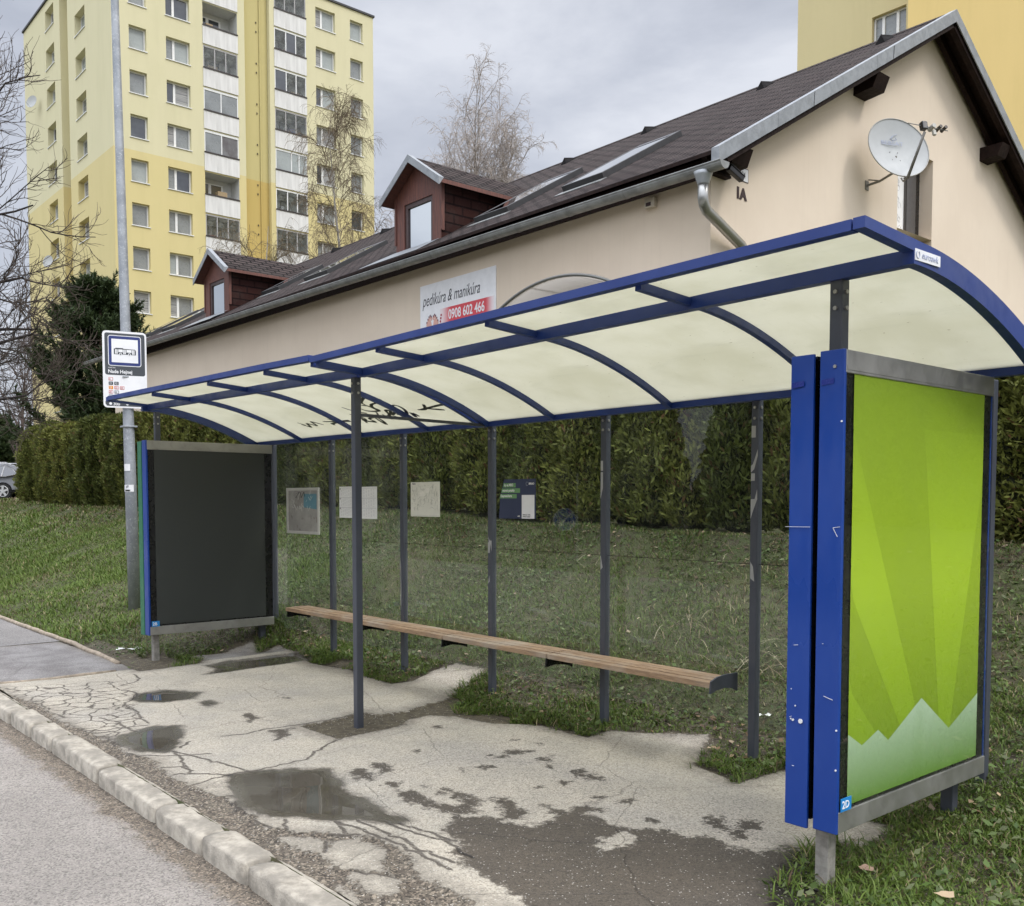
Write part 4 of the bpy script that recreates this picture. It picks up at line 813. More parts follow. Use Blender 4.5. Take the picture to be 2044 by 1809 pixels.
# navy notice with a slanted upper left corner
b = MB(); b.prism([(-3.793, 1.757), (-3.423, 1.757), (-3.421, 1.452), (-3.858, 1.449), (-3.84, 1.63)], (0, YG, 0), (1, 0, 0), (0, 0, 1), (0, -.002, 0)); o = tag(b.build('notice_board', flat('navy_print', (.028, .038, .085), .4)), 'navy notice with green text bars and a white box on the glass', 'notice')
gb = flat('bar_green', (.14, .30, .12), .5); b = MB()
for xa, xb, za, zb_, s in ((-3.797, -3.655, 1.694, 1.727, 'ky na MHD'), (-3.818, -3.602, 1.651, 1.686, 'estovné poriadky'), (-3.838, -3.642, 1.608, 1.641, 'Dopravná karta')):
    b.prism([(xa, zb_), (xb, zb_), (xb, za), (xa-.01, za)], (0, YG-.0021, 0), (1, 0, 0), (0, 0, 1), (0, -.0006, 0))
b.build('text_bar', gb, o)
for xa, za, s, q in ((-3.79, 1.703, 'ky na MHD', .8), (-3.812, 1.661, 'estovné poriadky', .72), (-3.834, 1.618, 'Dopravná karta', .74)): text(s, .029, (xa, YG-.003, za), (1, 0, 0), (0, 0, 1), whitep, 'lettering', o, .0004, squeeze=q)
b = MB(); b.box((-3.581, YG-.0032, 1.452), (-3.435, YG-.0021, 1.634)); b.build('white_box', whitep, o)
text('BRIAD', .022, (-3.5, YG-.003, 1.713), (1, 0, 0), (0, 0, 1), whitep, 'lettering', o, .0006)
text('Naskenuj a sleduj', .012, (-3.57, YG-.0036, 1.478), (1, 0, 0), (0, 0, 1), ink, 'lettering', o, .0002, squeeze=1.05); text('príchody vozidiel', .012, (-3.57, YG-.0036, 1.463), (1, 0, 0), (0, 0, 1), ink, 'lettering', o, .0002, squeeze=1.05)
b = MB(); b.tube([(-3.52+.012*math.cos(a), YG-.003, 1.72+.014*math.sin(a)) for a in np.linspace(.6, 5.6, 12)], .0018, 5); b.build('emblem', flat('emblem_grey', (.3, .33, .38), .5), o)
text('mhd', .014, (-3.63, YG-.003, 1.466), (1, 0, 0), (0, 0, 1), whitep, 'lettering', o, .0006)
# ================================================================ LAMP POST AND STOP SIGN
def galv():
    mt, t, p = newmat('galvanised_steel'); co = coords(t)
    c = mixc(t, ramp(t, nz(t, co, 5, 6, .65), .35, .65), (.27, .29, .31), (.37, .39, .41)); v = _n(t, 'ShaderNodeTexVoronoi', i_Scale=22.); t.links.new(coords(t, (1, 1, .7)), v.inputs['Vector'])
    f = ramp(t, nz(t, co, 17, 5, .75, 2.), .56, .62, 0, .7); c = mixc(t, f, c, (.56, .58, .6)); t.links.new(c, p.inputs['Base Color']); p.inputs['Roughness'].default_value = .55; p.inputs['Metallic'].default_value = .35; bump(t, p, f, .2, .002); return mt
galvm = galv()
LX, LY = -10.10, .78
def atp(z): return (LX+.055*z/8*0-.0*z, LY-.012*z, z)
lamp = empty('lamp_post', (LX, LY, .2), 'tall tapered galvanised steel lamp post carrying the bus stop sign beside the shelter', 'lamp post')
b = MB(); b.tube([atp(z) for z in (.1, 2, 4, 6, 8, 10)], [.075, .067, .058, .05, .045, .04], 20); b.build('pole', galvm, lamp, smooth=True)
b = MB(); b.tube([atp(9.9), (LX+.5, LY-.3, 10.3), (LX+1.2, LY-.7, 10.45)], [.035, .03, .03], 10); b.box((LX+1.1, LY-.95, 10.4), (LX+1.7, LY-.65, 10.52), ch=.03); b.build('lamp_head', galvm, lamp)
def sticker(z, h, w, mt, nm, dz=0):
    b = MB(); r = .0735-.0041*(z-.3); c = Vector(atp(z)); a0 = -.93; n = 6; vs = []
    for i in range(n+1):
        a = a0+(i/n-.5)*w; 
        for zz in (0, h): vs.append((c.x+math.cos(a)*(r+.004), c.y+math.sin(a)*(r+.004), z+zz+dz*i/n))
    b.add(vs, [(2*i, 2*i+2, 2*i+3, 2*i+1) for i in range(n)]); return b.build(nm, mt, lamp)
sticker(1.955, .085, 1.25, whitep, 'blank_sticker'); q = sticker(1.70, .085, 2.2, whitep, 'printed_sticker'); sticker(1.705, .02, 1.0, black, 'sticker_print'); sticker(1.74, .03, .5, flat('grey_ink', (.3, .3, .32), .6), 'sticker_print', .015)
# stop sign, faces along the road towards the camera
dk = flat('sign_slate', (.055, .062, .07), .45); bl = flat('sign_blue', (.02, .035, .16), .45)
n_ = Vector((.97, -.24, 0)).normalized(); ux = Vector((-n_.y, n_.x, 0)); uz = Vector((0, 0, 1)); w_, h_ = .50, .925
sc = Vector(atp(3.2)) + n_*.07; sc.z = 2.74-.02; so_ = sc-ux*w_*.555
def rr_(x0, y0, x1, y1, r, n=5):
    o = []
    for cx, cy, a in ((x1-r, y0+r, -90), (x1-r, y1-r, 0), (x0+r, y1-r, 90), (x0+r, y0+r, 180)):
        for i in range(n+1): t = R_(a+90*i/n); o.append((cx+r*math.cos(t), cy+r*math.sin(t)))
    return o
sign = MB().prism(rr_(0, 0, w_, h_, .045), so_, ux, uz, n_*.004).build('bus_stop_sign', whitep)
tag(sign, 'white and slate bus stop sign with a bus pictogram on the lamp post', 'bus stop sign')
def lay(poly, k, mt, nm): MB().prism(poly, so_+n_*(.0035+.0008*k), ux, uz, n_*.0008).build(nm, mt, sign)
lay(rr_(.025, .395, w_-.02, h_-.025, .025), 1, dk, 'dark_field')
lay(rr_(.062, .505, w_-.062, h_-.052, .028), 2, whitep, 'white_outline'); lay(rr_(.070, .513, w_-.070, h_-.060, .022), 3, bl, 'blue_field'); lay(rr_(.102, .548, w_-.098, h_-.095, .002), 4, whitep, 'white_field')
lay([(.04, .02), (w_-.04, .02), (w_-.022, .045), (w_-.022, .075), (.022, .075), (.022, .045)], 1, dk, 'lower_field')
bx, by, bw = .128, .645, .25
lay([(bx, by), (bx+bw, by), (bx+bw, by+.05), (bx+bw-.01, by+.068), (bx+.11, by+.07), (bx+.1, by+.078), (bx+.02, by+.078), (bx+.015, by+.07), (bx, by+.068)], 5, dk, 'bus_body')
for a, c, z0, z1 in ((.014, .026, .006, .06), (.03, .042, .006, .06), (.05, .1, .027, .06), (.106, .118, .006, .06), (.122, .134, .006, .06), (.142, .2, .027, .06), (.206, .218, .006, .06), (.222, .234, .006, .06)): lay(rr_(bx+a, by+z0, bx+c, by+z1, .002, 2), 6, whitep, 'bus_window')
for cx in (.075, .175): lay([(bx+cx+.016*math.cos(t), by+.004+.016*math.sin(t)) for t in np.linspace(0, 6.28, 15)[:-1]], 7, whitep, 'bus_wheel'); lay([(bx+cx+.009*math.cos(t), by+.004+.009*math.sin(t)) for t in np.linspace(0, 6.28, 11)[:-1]], 8, dk, 'bus_wheel')
def st(s, size, x, y, mt, k=2, b_=.0, q=1): text(s, size, so_+n_*(.0045+.0008*k)+ux*x+uz*y, ux, uz, mt, 'lettering', sign, b_, squeeze=q)
st('MARTIN', .022, .06, .474, whitep); st('Nade Hejnej', .058, .058, .418, whitep, 2, .0014, .93)
red = flat('line_red', (.5, .06, .05), .5); org_ = flat('line_orange', (.75, .28, .03), .5)
rows = [[('6', red, 0)], [('11', dk, 1), ('12', dk, 1)], [('21', org_, 1), ('22', red, 0), ('23', red, 0)], [('31', red, 0), ('41', dk, 0)], [('61', dk, 0), ('62', dk, 0)], [('90', dk, 1)]]
for r, row in enumerate(rows):
    for c, (s, mt, fl) in enumerate(row):
        x, y = .062+c*.063, .325-r*.052; lay(rr_(x, y, x+.05, y+.04, .006, 3), 1, mt, 'line_box')
        if not fl: lay(rr_(x+.005, y+.005, x+.045, y+.035, .003, 3), 2, whitep, 'line_box_inner')
        st(s, .032, x+.008, y+.009, whitep if fl else mt, 3, .0006, .85)
st('300', .05, .11, .028, whitep, 2, .001); lay([(.08+.016*math.cos(t), .048+.016*math.sin(t)) for t in np.linspace(0, 6.28, 15)[:-1]], 2, whitep, 'dot'); lay([(.27+.016*math.cos(t), .048+.016*math.sin(t)) for t in np.linspace(0, 6.28, 15)[:-1]], 2, whitep, 'dot')
MB().box(tuple(Vector(atp(2.5))-Vector((.08, .08, .01))), tuple(Vector(atp(2.5))+Vector((.08, .08, .01))), ch=.004).build('clamp', galvm, sign)
MB().box(tuple(Vector(atp(3.1))-Vector((.075, .075, .01))), tuple(Vector(atp(3.1))+Vector((.075, .075, .01))), ch=.004).build('clamp', galvm, sign)
# keep-side sign across the road (seen mirrored in the shelter glass)
ks = empty('road_sign', (-15.9, -11.1, 0), 'round blue road sign with a white slanting arrow across the road, mirrored in the glass', 'road sign')
MB().tube([(-15.9, -11.25, 0), (-15.9, -11.25, 2.3)], .03, 10).build('post', galvm, ks)
kn = Vector((.8, .6, 0)).normalized(); ku = Vector((-kn.y, kn.x, 0)); ko = Vector((-16.05, -10.95, 1.1))
disc = [(.3*math.cos(t), .3*math.sin(t)) for t in np.linspace(0, 6.28, 33)[:-1]]
MB().prism(disc, ko, ku, uz, kn*.004).build('disc', whitep, ks); MB().prism([(a*.94, c*.94) for a, c in disc], ko+kn*.0045, ku, uz, kn*.001).build('blue_face', flat('road_blue', (.01, .08, .4), .4), ks)
ar = [(-.14, .17), (-.17, .14), (.05, -.09), (-.03, -.16), (.17, -.19), (.15, .02), (.08, -.06)]
MB().prism(ar, ko+kn*.006, ku, uz, kn*.001).build('arrow', whitep, ks)
# ================================================================ HOUSE
def plaster(name, c, c2, bs=.25):
    mt, t, p = newmat(name); co = coords(t); q = mixc(t, ramp(t, nz(t, co, .8, 6, .6), .35, .65), c, c2); q = mixc(t, ramp(t, nz(t, coords(t, (9, 9, .3)), 1.8, 6, .65), .5, .8, 0, .2), q, tuple(x*.8 for x in c2))
    t.links.new(q, p.inputs['Base Color']); p.inputs['Roughness'].default_value = .9; bump(t, p, nz(t, co, 160, 3, .7), bs, .004); return mt
plast = plaster('cream_render', (.71, .605, .475), (.675, .57, .445))
def shingle(name, uv, c1, c2, mort, bw=.33, bh=.15, dist=.04):
    mt, t, p = newmat(name); co = coords(t); sx = _n(t, 'ShaderNodeSeparateXYZ'); t.links.new(co, sx.inputs[0]); cb = _n(t, 'ShaderNodeCombineXYZ')
    t.links.new(sx.outputs[uv[0]], cb.inputs[0]); t.links.new(mth(t, 'MULTIPLY', sx.outputs[uv[1]], 1.16), cb.inputs[1])
    br = _n(t, 'ShaderNodeTexBrick'); br.offset = .5; t.links.new(cb.outputs[0], br.inputs['Vector'])
    for k, v in (('Color1', (*c1, 1)), ('Color2', (*c2, 1)), ('Mortar', (*mort, 1)), ('Scale', 1.), ('Mortar Size', .024), ('Brick Width', bw), ('Row Height', bh), ('Mortar Smooth', .2)): br.inputs[k].default_value = v
    c = mixc(t, ramp(t, nz(t, co, 1.6, 6, .65), .42, .75, 0, .4), br.outputs['Color'], (.07, .062, .055)); c = mixc(t, ramp(t, nz(t, co, 35, 4, .7), .62, .72, 0, .35), c, (.2, .19, .17)); t.links.new(c, p.inputs['Base Color']); p.inputs['Roughness'].default_value = .95; p.inputs['Specular IOR Level'].default_value = .12
    lnk = mth(t, 'FRACT', mth(t, 'DIVIDE', mth(t, 'MULTIPLY', sx.outputs[uv[1]], 1.16), bh)); c = mixc(t, ramp(t, lnk, .0, .2, .75, 0), c, (.006, .005, .005)); t.links.new(c, p.inputs['Base Color'])
    # each course is a little wedge
    fr = mth(t, 'FRACT', mth(t, 'DIVIDE', mth(t, 'MULTIPLY', sx.outputs[uv[1]], 1.16), bh)); h = mth(t, 'MULTIPLY_ADD', br.outputs['Fac'], -.8, mth(t, 'SUBTRACT', 1, fr)); bump(t, p, mth(t, 'MULTIPLY_ADD', nz(t, co, 90, 3, .7), .3, h), .9, dist); return mt
roofm = shingle('brown_shingles', (0, 1), (.075, .058, .054), (.045, .035, .033), (.004, .003, .003)); roofd = shingle('brown_shingles_dormer', (1, 0), (.075, .058, .054), (.045, .035, .033), (.004, .003, .003)); cheekm = shingle('brown_cheek_shingles', (1, 2), (.040, .016, .013), (.032, .014, .012), (.020, .009, .008), .4, .2, .004)
zinc = mat('zinc_sheet', (.27, .285, .295), .5, .4, var=.15, sc=7, grime=.4, gsc=12, gc=(.27, .28, .28), bst=.1)
zincd = mat('weathered_gutter', (.27, .275, .265), .5, .4, var=.2, sc=5, grime=.4, gsc=4, gc=(.19, .19, .18))
stain = mat('dark_stained_timber', (.016, .008, .006), .7, var=.3, sc=9, spec=.15); 
def boards():
    mt, t, p = newmat('redbrown_cladding'); co = coords(t); sx = _n(t, 'ShaderNodeSeparateXYZ'); t.links.new(co, sx.inputs[0])
    f = mth(t, 'FRACT', mth(t, 'DIVIDE', sx.outputs[0], .085)); g = ramp(t, f, .0, .1, 1, 0); c = mixc(t, ramp(t, nz(t, coords(t, (12, 12, 1.5)), 3, 5, .6), .35, .65), (.145, .052, .034), (.095, .036, .026)); c = mixc(t, g, c, (.02, .008, .006)); t.links.new(c, p.inputs['Base Color']); p.inputs['Roughness'].default_value = .6; bump(t, p, mth(t, 'SUBTRACT', 1, g), .6, .01); return mt
boardm = boards()
winglass = mat('window_glass', (.012, .014, .017), .02, var=.05, rvar=0.0, spec=1.); winglass.node_tree.nodes['Principled BSDF'].inputs['IOR'].default_value = 1.75
def mirrorglass():
    mt, t, p = newmat('reflecting_glass'); p.inputs['Base Color'].default_value = (.55, .58, .6, 1); p.inputs['Metallic'].default_value = 1; p.inputs['Roughness'].default_value = .015; bump(t, p, nz(t, coords(t), 1.6, 2), .04, .02); return mt
mirg = mirrorglass()
x0h, x1h, yw, yr, ys = -29.2, -6.05, 6.95, 12.8, 18.65
XO = -5.6; XB = -30.0
def zr(y, off=0): return 6.013+.587*(min(y, 2*yr-y)-6.556)+off
house = empty('house', (-17, 12.8, 1.2), 'long cream rendered house with brown shingle roof, two dormers and a zinc gutter', 'house')
# walls
b = MB(); b.holes((x0h, yw, .9), (1, 0, 0), (0, 0, 1), x1h-x0h, 4.95, [(2.0, 1.7, 3.2, 3.0), (6.0, 1.7, 7.2, 3.0), (19.3, .5, 20.6, 2.6)], .15)
gw = 2*(yr-yw); hl = [(11.85-yw, 4.1, 13.05-yw, 6.42)]
b.holes((x1h, yw, .9), (0, 1, 0), (0, 0, 1), gw, 5.18, [(11.85-yw, 2.6, 13.05-yw, 5.18)], .3)
# gable triangle above z=6.08, split round the window head
zt = lambda y: zr(y, -.045)
zs = 6.08; wy0, wy1, wz = 11.85, 13.05, 7.42
b.add([(x1h, yw, zs), (x1h, wy0, zs), (x1h, wy0, zt(wy0)), (x1h, yw, zt(yw))], [(0, 1, 2, 3)])
b.add([(x1h, wy1, zs), (x1h, ys, zs), (x1h, ys, zt(ys)), (x1h, wy1, zt(wy1))], [(0, 1, 2, 3)])
b.add([(x1h, wy0, wz), (x1h, wy1, wz), (x1h, wy1, zt(wy1)), (x1h, yr, zt(yr)), (x1h, wy0, zt(wy0))], [(0, 1, 2, 3, 4)])
b.add([(x1h, wy0, zs), (x1h-.3, wy0, zs), (x1h-.3, wy0, wz), (x1h, wy0, wz), (x1h, wy1, zs), (x1h-.3, wy1, zs), (x1h-.3, wy1, wz), (x1h, wy1, wz)], [(0, 1, 2, 3), (4, 7, 6, 5), (3, 2, 6, 7)])
b.add([(x1h, ys, .9), (x0h, ys, .9), (x0h, ys, 5.85), (x1h, ys, 5.85)], [(0, 1, 2, 3)])
b.add([(x0h, ys, .9), (x0h, yw, .9), (x0h, yw, 5.9), (x0h, yr, zt(yr)), (x0h, ys, 5.9)], [(0, 1, 2, 3, 4)])
b.build('wall', plast, house)
# roof slabs
b = MB(); th = .05
for sgn in (1, -1):
    e = 6.556 if sgn == 1 else 2*yr-6.556
    b.add([(XB, e, zr(e)), (XO, e, zr(e)), (XO, yr, zr(yr)), (XB, yr, zr(yr)), (XB, e, zr(e, -th)), (XO, e, zr(e, -th)), (XO, yr, zr(yr, -th)), (XB, yr, zr(yr, -th))],
          [(0, 1, 2, 3) if sgn == 1 else (3, 2, 1, 0)]); k = len(b.v)-8
    for f in ((7, 6, 5, 4), (0, 4, 5, 1), (1, 5, 6, 2), (0, 3, 7, 4)): b.f.append([k+q for q in f]); b.mi.append(1)
rf = b.build('roof', [roofm, stain], house)
b = MB()
for i in range(60): 
    x = XB+(XO-XB)*i/60; b.prism([(-.16, -.085), (0, .02), (.16, -.085), (.14, -.1), (0, 0), (-.14, -.1)], (x, yr, zr(yr)), (0, 1, 0), (0, 0, 1), ((XO-XB)/60*1.0, 0, 0))
b.build('ridge_cap', roofm, rf)
# barge trims on the gable
b = MB()
for sgn in (1, -1):
    e = 6.50 if sgn == 1 else 2*yr-6.50; y_ = [e+(yr-e)*i/5 for i in range(6)]
    for i in range(5):
        a, c = y_[i], y_[i+1]; o_ = .0015*(i % 2)
        b.add([(XO+.02+o_, a, zr(a, -.17)), (XO+.02+o_, c, zr(c, -.17)), (XO+.02+o_, c, zr(c, .03)), (XO+.02+o_, a, zr(a, .03)), (XO-.10, a, zr(a, .032)), (XO-.10, c, zr(c, .032)), (XO+.002, a, zr(a, -.17)), (XO+.002, c, zr(c, -.17))], [(0, 1, 2, 3), (3, 2, 5, 4), (6, 7, 1, 0)])
    b.add([(XO+.02, e, zr(e, -.17)), (XO+.02, e, zr(e, .03)), (XO-.1, e, zr(e, .03)), (XO-.1, e, zr(e, -.17))], [(0, 1, 2, 3)])
b.build('barge_trim', zinc, rf)
b = MB()
for y_ in ([8.6+i*2.15 for i in range(2)]): b.beam((XO+.0235, y_, zr(y_, -.165)), (XO+.0235, y_+.015, zr(y_, .03)), .006, .004)
b.build('trim_joint', stain, rf)
# gable rafters, purlins, soffit boards
b = MB()
for e in (6.7, 2*yr-6.7):
    b.beam((XO-.07, e, zr(e, -.15)), (XO-.07, yr, zr(yr, -.15)), .10, .17); b.beam((x1h+.1, e, zr(e, -.14)), (x1h+.1, yr, zr(yr, -.14)), .08, .14)
b.build('rafter', stain, house)
for y_, z_ in ((7.13, 6.03), (10.60, 7.93), (2*yr-10.60, 7.93), (2*yr-7.02, 5.93)):
    b = MB(); pr = [(-.17, -.13), (.17, -.13), (.17, .13), (-.17, .13)]; xa, xb = x1h-.2, XO-.04
    b.add([(xa, y_+p, z_+q) for p, q in pr]+[(xb-.09 if q < 0 else xb, y_+p*(1), z_+q*(.6 if q < 0 else 1)) for p, q in pr], [(0, 1, 2, 3), (7, 6, 5, 4), (0, 4, 5, 1), (1, 5, 6, 2), (2, 6, 7, 3), (3, 7, 4, 0)]); b.build('purlin', stain, house)
b = MB(); b.box((XB+.3, 6.76, 5.79), (XO-.35, 6.79, 6.02)); b.box((XB+.3, 6.792, 5.86), (XO-.35, yw+.3, 5.89)); b.box((XB+.3, 6.9, 5.5), (x1h-.02, 6.93, 5.80)) if False else None
b.build('eave_board', stain, house)
# gutter with collars
b = MB(); g0, g1 = XB-.5, -5.48; gy, gzz, gr = 6.49, 5.80, .092; n = 9
def gz_(x): return gzz+(x-g1)*-.0078
sec = [(gy-gr*math.cos(math.pi*k/n), -gr*math.sin(math.pi*k/n)) for k in range(n+1)]+[(gy+gr*.93*math.cos(math.pi*k/n), -gr*.93*math.sin(math.pi*k/n)) for k in range(n+1)]
vs = [(x, y, gz_(x)+z) for x in (g0, g1) for y, z in sec]; m_ = len(sec)
b.add(vs, [(k, m_+k, m_+(k+1) % m_, (k+1) % m_) for k in range(m_)]); b.add([(g1, gy-gr*math.cos(math.pi*k/n), gz_(g1)-gr*math.sin(math.pi*k/n)) for k in range(n+1)], [tuple(range(n+1))])
b.tube([(g0, gy-gr, gz_(g0)), (g1, gy-gr, gz_(g1))], .011, 6); gut = b.build('gutter', zincd, house)
for k in range(20):
    x = -7.15-k*1.12; q = MB(); ring = [(x, gy-(gr+.005)*math.cos(math.pi*j/n), gz_(x)-(gr+.005)*math.sin(math.pi*j/n)) for j in range(n+1)]
    q.add(ring+[(p[0]+.045, p[1], p[2]) for p in ring], [(j, j+n+1, j+n+2, j+1) for j in range(n)]); q.build('gutter_collar', zincd, gut, smooth=True)
    if k % 1 == 0 and k < 14: q = MB(); q.beam((x-.4, gy-gr+.01, gz_(x)+.012), (x-.4, 6.75, 5.95), .03, .004); q.build('gutter_bracket', zinc, gut)
# outlet and downpipe
b = MB(); b.tube([(-5.815, gy, 5.745), (-5.815, gy, 5.70), (-5.815, gy, 5.60), (-5.815, gy, 5.585)], [.125, .11, .078, .074], 14)
b.build('outlet', mat('outlet_zinc', (.36, .38, .39), .45, .5, var=.1), house, smooth=True)
chrome = mat('shiny_downpipe', (.40, .40, .38), .34, .8, var=.08, sc=2, rvar=.06); b = MB()
b.tube([(-5.815, gy, 5.60), (-5.815, gy, 5.42), (-5.82, gy+.03, 5.345), (-5.83, gy+.09, 5.29), (-5.93, 7.45, 5.02), (-5.945, 7.52, 4.98), (-5.95, 7.56, 4.9), (-5.95, 7.57, 1.3)], .07, 16); b.build('downpipe', chrome, house, smooth=True)
# gable window
dW = .26
b = MB(); b.box((x1h-dW, 11.85, 3.5), (x1h-dW+.03, 12.50, 7.42)); w1 = b.build('window', flat('lace_white', (.80, .79, .76), .5), house)
b = MB(); rr = random.Random(3)
for k in range(60):
    y_, z_ = rr.uniform(12.05, 12.38), rr.uniform(5.2, 7.2); b.tube([(x1h-dW+.031, y_+.05*math.cos(a), z_+.05*math.sin(a)) for a in np.linspace(rr.random()*6, rr.random()*3+8, 7)], .005, 4)
b.build('lace_pattern', flat('lace_grey', (.60, .59, .57), .6), w1)
b = MB(); b.box((x1h-dW-.02, 12.50, 3.5), (x1h-dW+.06, 12.86, 7.42)); b.box((x1h-dW+.06, 12.52, 3.5), (x1h-dW+.075, 12.56, 7.42)); b.build('window_frame', flat('anthracite', (.075, .068, .062), .4), w1)
b = MB(); b.box((x1h-dW-.01, 12.86, 3.5), (x1h-dW+.03, 13.04, 7.42)); b.build('window_edge', dark, w1)
# lower windows and door along the front (behind the hedge)
for u, v, w_, h_ in ((2.0, 1.7, 1.2, 1.3), (6.0, 1.7, 1.2, 1.3), (19.3, .5, 1.3, 2.1)):
    b = MB(); xx = x0h+u; b.box((xx, yw+.10, .9+v), (xx+w_, yw+.14, .9+v+h_)); q = b.build('window' if h_ < 2 else 'door', winglass if h_ < 2 else flat('door_white', (.6, .6, .58), .4), house)
    b = MB()
    for a, c in (((0, 0), (.07, h_)), ((w_-.07, 0), (w_, h_)), ((.07, 0), (w_-.07, .07)), ((.07, h_-.07), (w_-.07, h_))): b.box((xx+a[0], yw+.07, .9+v+a[1]), (xx+c[0], yw+.098, .9+v+c[1]))
    b.build('frame', whitep, q)
# entrance canopy: shallow barrel over the door
cp = MB(); n = 18; R0 = 2.7; xc = -8.06; apz = 4.74
def arc(u): a = -.53+1.06*u; return xc+R0*math.sin(a), apz-R0+R0*math.cos(a)
q = []
for y_ in (6.0, yw-.01):
    for i in range(n+1): x, z = arc(i/n); q.append((x, y_, z-.02))
cp.add(q, [(i, i+1, n+2+i, n+1+i) for i in range(n)])
mtc, tcn, pc = newmat('smoked_canopy'); pc.inputs['Base Color'].default_value = (.62, .58, .52, 1); pc.inputs['Roughness'].default_value = .15; pc.inputs['Transmission Weight'].default_value = .0
trn = _n(tcn, 'ShaderNodeBsdfTranslucent'); trn.inputs[0].default_value = (.6, .56, .5, 1); mxn = _n(tcn, 'ShaderNodeMixShader'); mxn.inputs[0].default_value = .4; tcn.links.new(pc.outputs[0], mxn.inputs[1]); tcn.links.new(trn.outputs[0], mxn.inputs[2]); tcn.links.new(mxn.outputs[0], tcn.nodes['Material Output'].inputs[0])
cano = cp.build('entrance_canopy', mtc, house, smooth=True)
cf = flat('canopy_frame', (.16, .16, .145), .4); b = MB(); b.tube([(arc(i/24)[0], 5.99, arc(i/24)[1]) for i in range(25)], .022, 8); b.tube([(arc(i/24)[0], yw-.03, arc(i/24)[1]+.05) for i in range(25)], .012, 6)
for u in (.0, .33, .66, 1.): x, z = arc(u); b.tube([(x, 5.99, z), (x, yw, z+.02)], .012, 6)
b.build('canopy_frame', cf, cano)
# vent box under the eave and small wall box
b = MB(); b.box((-7.15, yw-.07, 5.66), (-6.97, yw, 5.80), ch=.008); q = b.build('vent_box', flat('vent_cream', (.5, .44, .34), .6), house); b = MB(); b.box((-7.12, yw-.075, 5.685), (-7.03, yw-.069, 5.735)); b.build('vent_hole', flat('vent_dark', (.03, .01, .01), .6), q)
# roof vents
for x in (-6.6, -9.0, -11.9, -14.35, -17.3, -19.9, -22.0, -24.8, -27.8):
    y_ = 12.35; z_ = zr(y_); b = MB(); b.add([(x-.09, y_-.16, zr(y_-.16, .005)), (x+.09, y_-.16, zr(y_-.16, .005)), (x, y_-.13, zr(y_-.13, .15)), (x-.09, y_+.2, zr(y_+.2, .01)), (x+.09, y_+.2, zr(y_+.2, .01))], [(0, 1, 2), (1, 4, 2), (0, 2, 3), (2, 4, 3)]); b.build('roof_vent', flat('vent_black', (.012, .011, .011), .8, spec=.1), rf)
# roof windows
def skylight(xa, xb, y0, y1):
    b = MB(); sl = Vector((0, .862, .506)); nn = Vector((0, -.506, .862)); c0 = Vector((0, (y0+y1)/2, zr((y0+y1)/2))); hl = (y1-y0)/2/.862; xm = (xa+xb)/2; hw = (xb-xa)/2
    P = lambda u, v, w_: Vector((xm+u, 0, 0))+c0+sl*v+nn*w_
    for u0, u1, v0, v1 in ((-hw, -hw+.07, -hl, hl), (hw-.07, hw, -hl, hl), (-hw+.07, hw-.07, -hl, -hl+.08), (-hw+.07, hw-.07, hl-.22, hl)):
        b.obox(P((u0+u1)/2, (v0+v1)/2, .045), (1, 0, 0), sl, nn, (u1-u0)/2, (v1-v0)/2, .05, ch=.006)
    o = b.build('skylight', mat('skylight_frame', (.035, .035, .036), .5, .1, var=.15), rf)
    b = MB(); b.obox(P(0, -.07, .078), (1, 0, 0), sl, nn, hw-.07, hl-.15, .012); b.build('pane', mirg, o)
    b = MB(); b.obox(P(0, -hl-.09, .006), (1, 0, 0), sl, nn, hw+.06, .09, .005); b.build('flashing', zincd, o)
    # hinge cover
    b = MB(); b.obox(P(0, .35, .075), (1, 0, 0), sl, nn, hw*.98, .012, .012); b.build('hinge_bar', stain, o)
for xa, xb, y0, y1 in ((-9.35, -8.45, 7.42, 9.28), (-11.62, -10.7, 7.42, 9.23), (-18.15, -17.1, 7.6, 9.2), (-20.7, -19.8, 7.8, 9.05), (-26.6, -25.6, 7.5, 9.1), (-28.8, -27.9, 7.6, 9.2)): skylight(xa, xb, y0, y1)
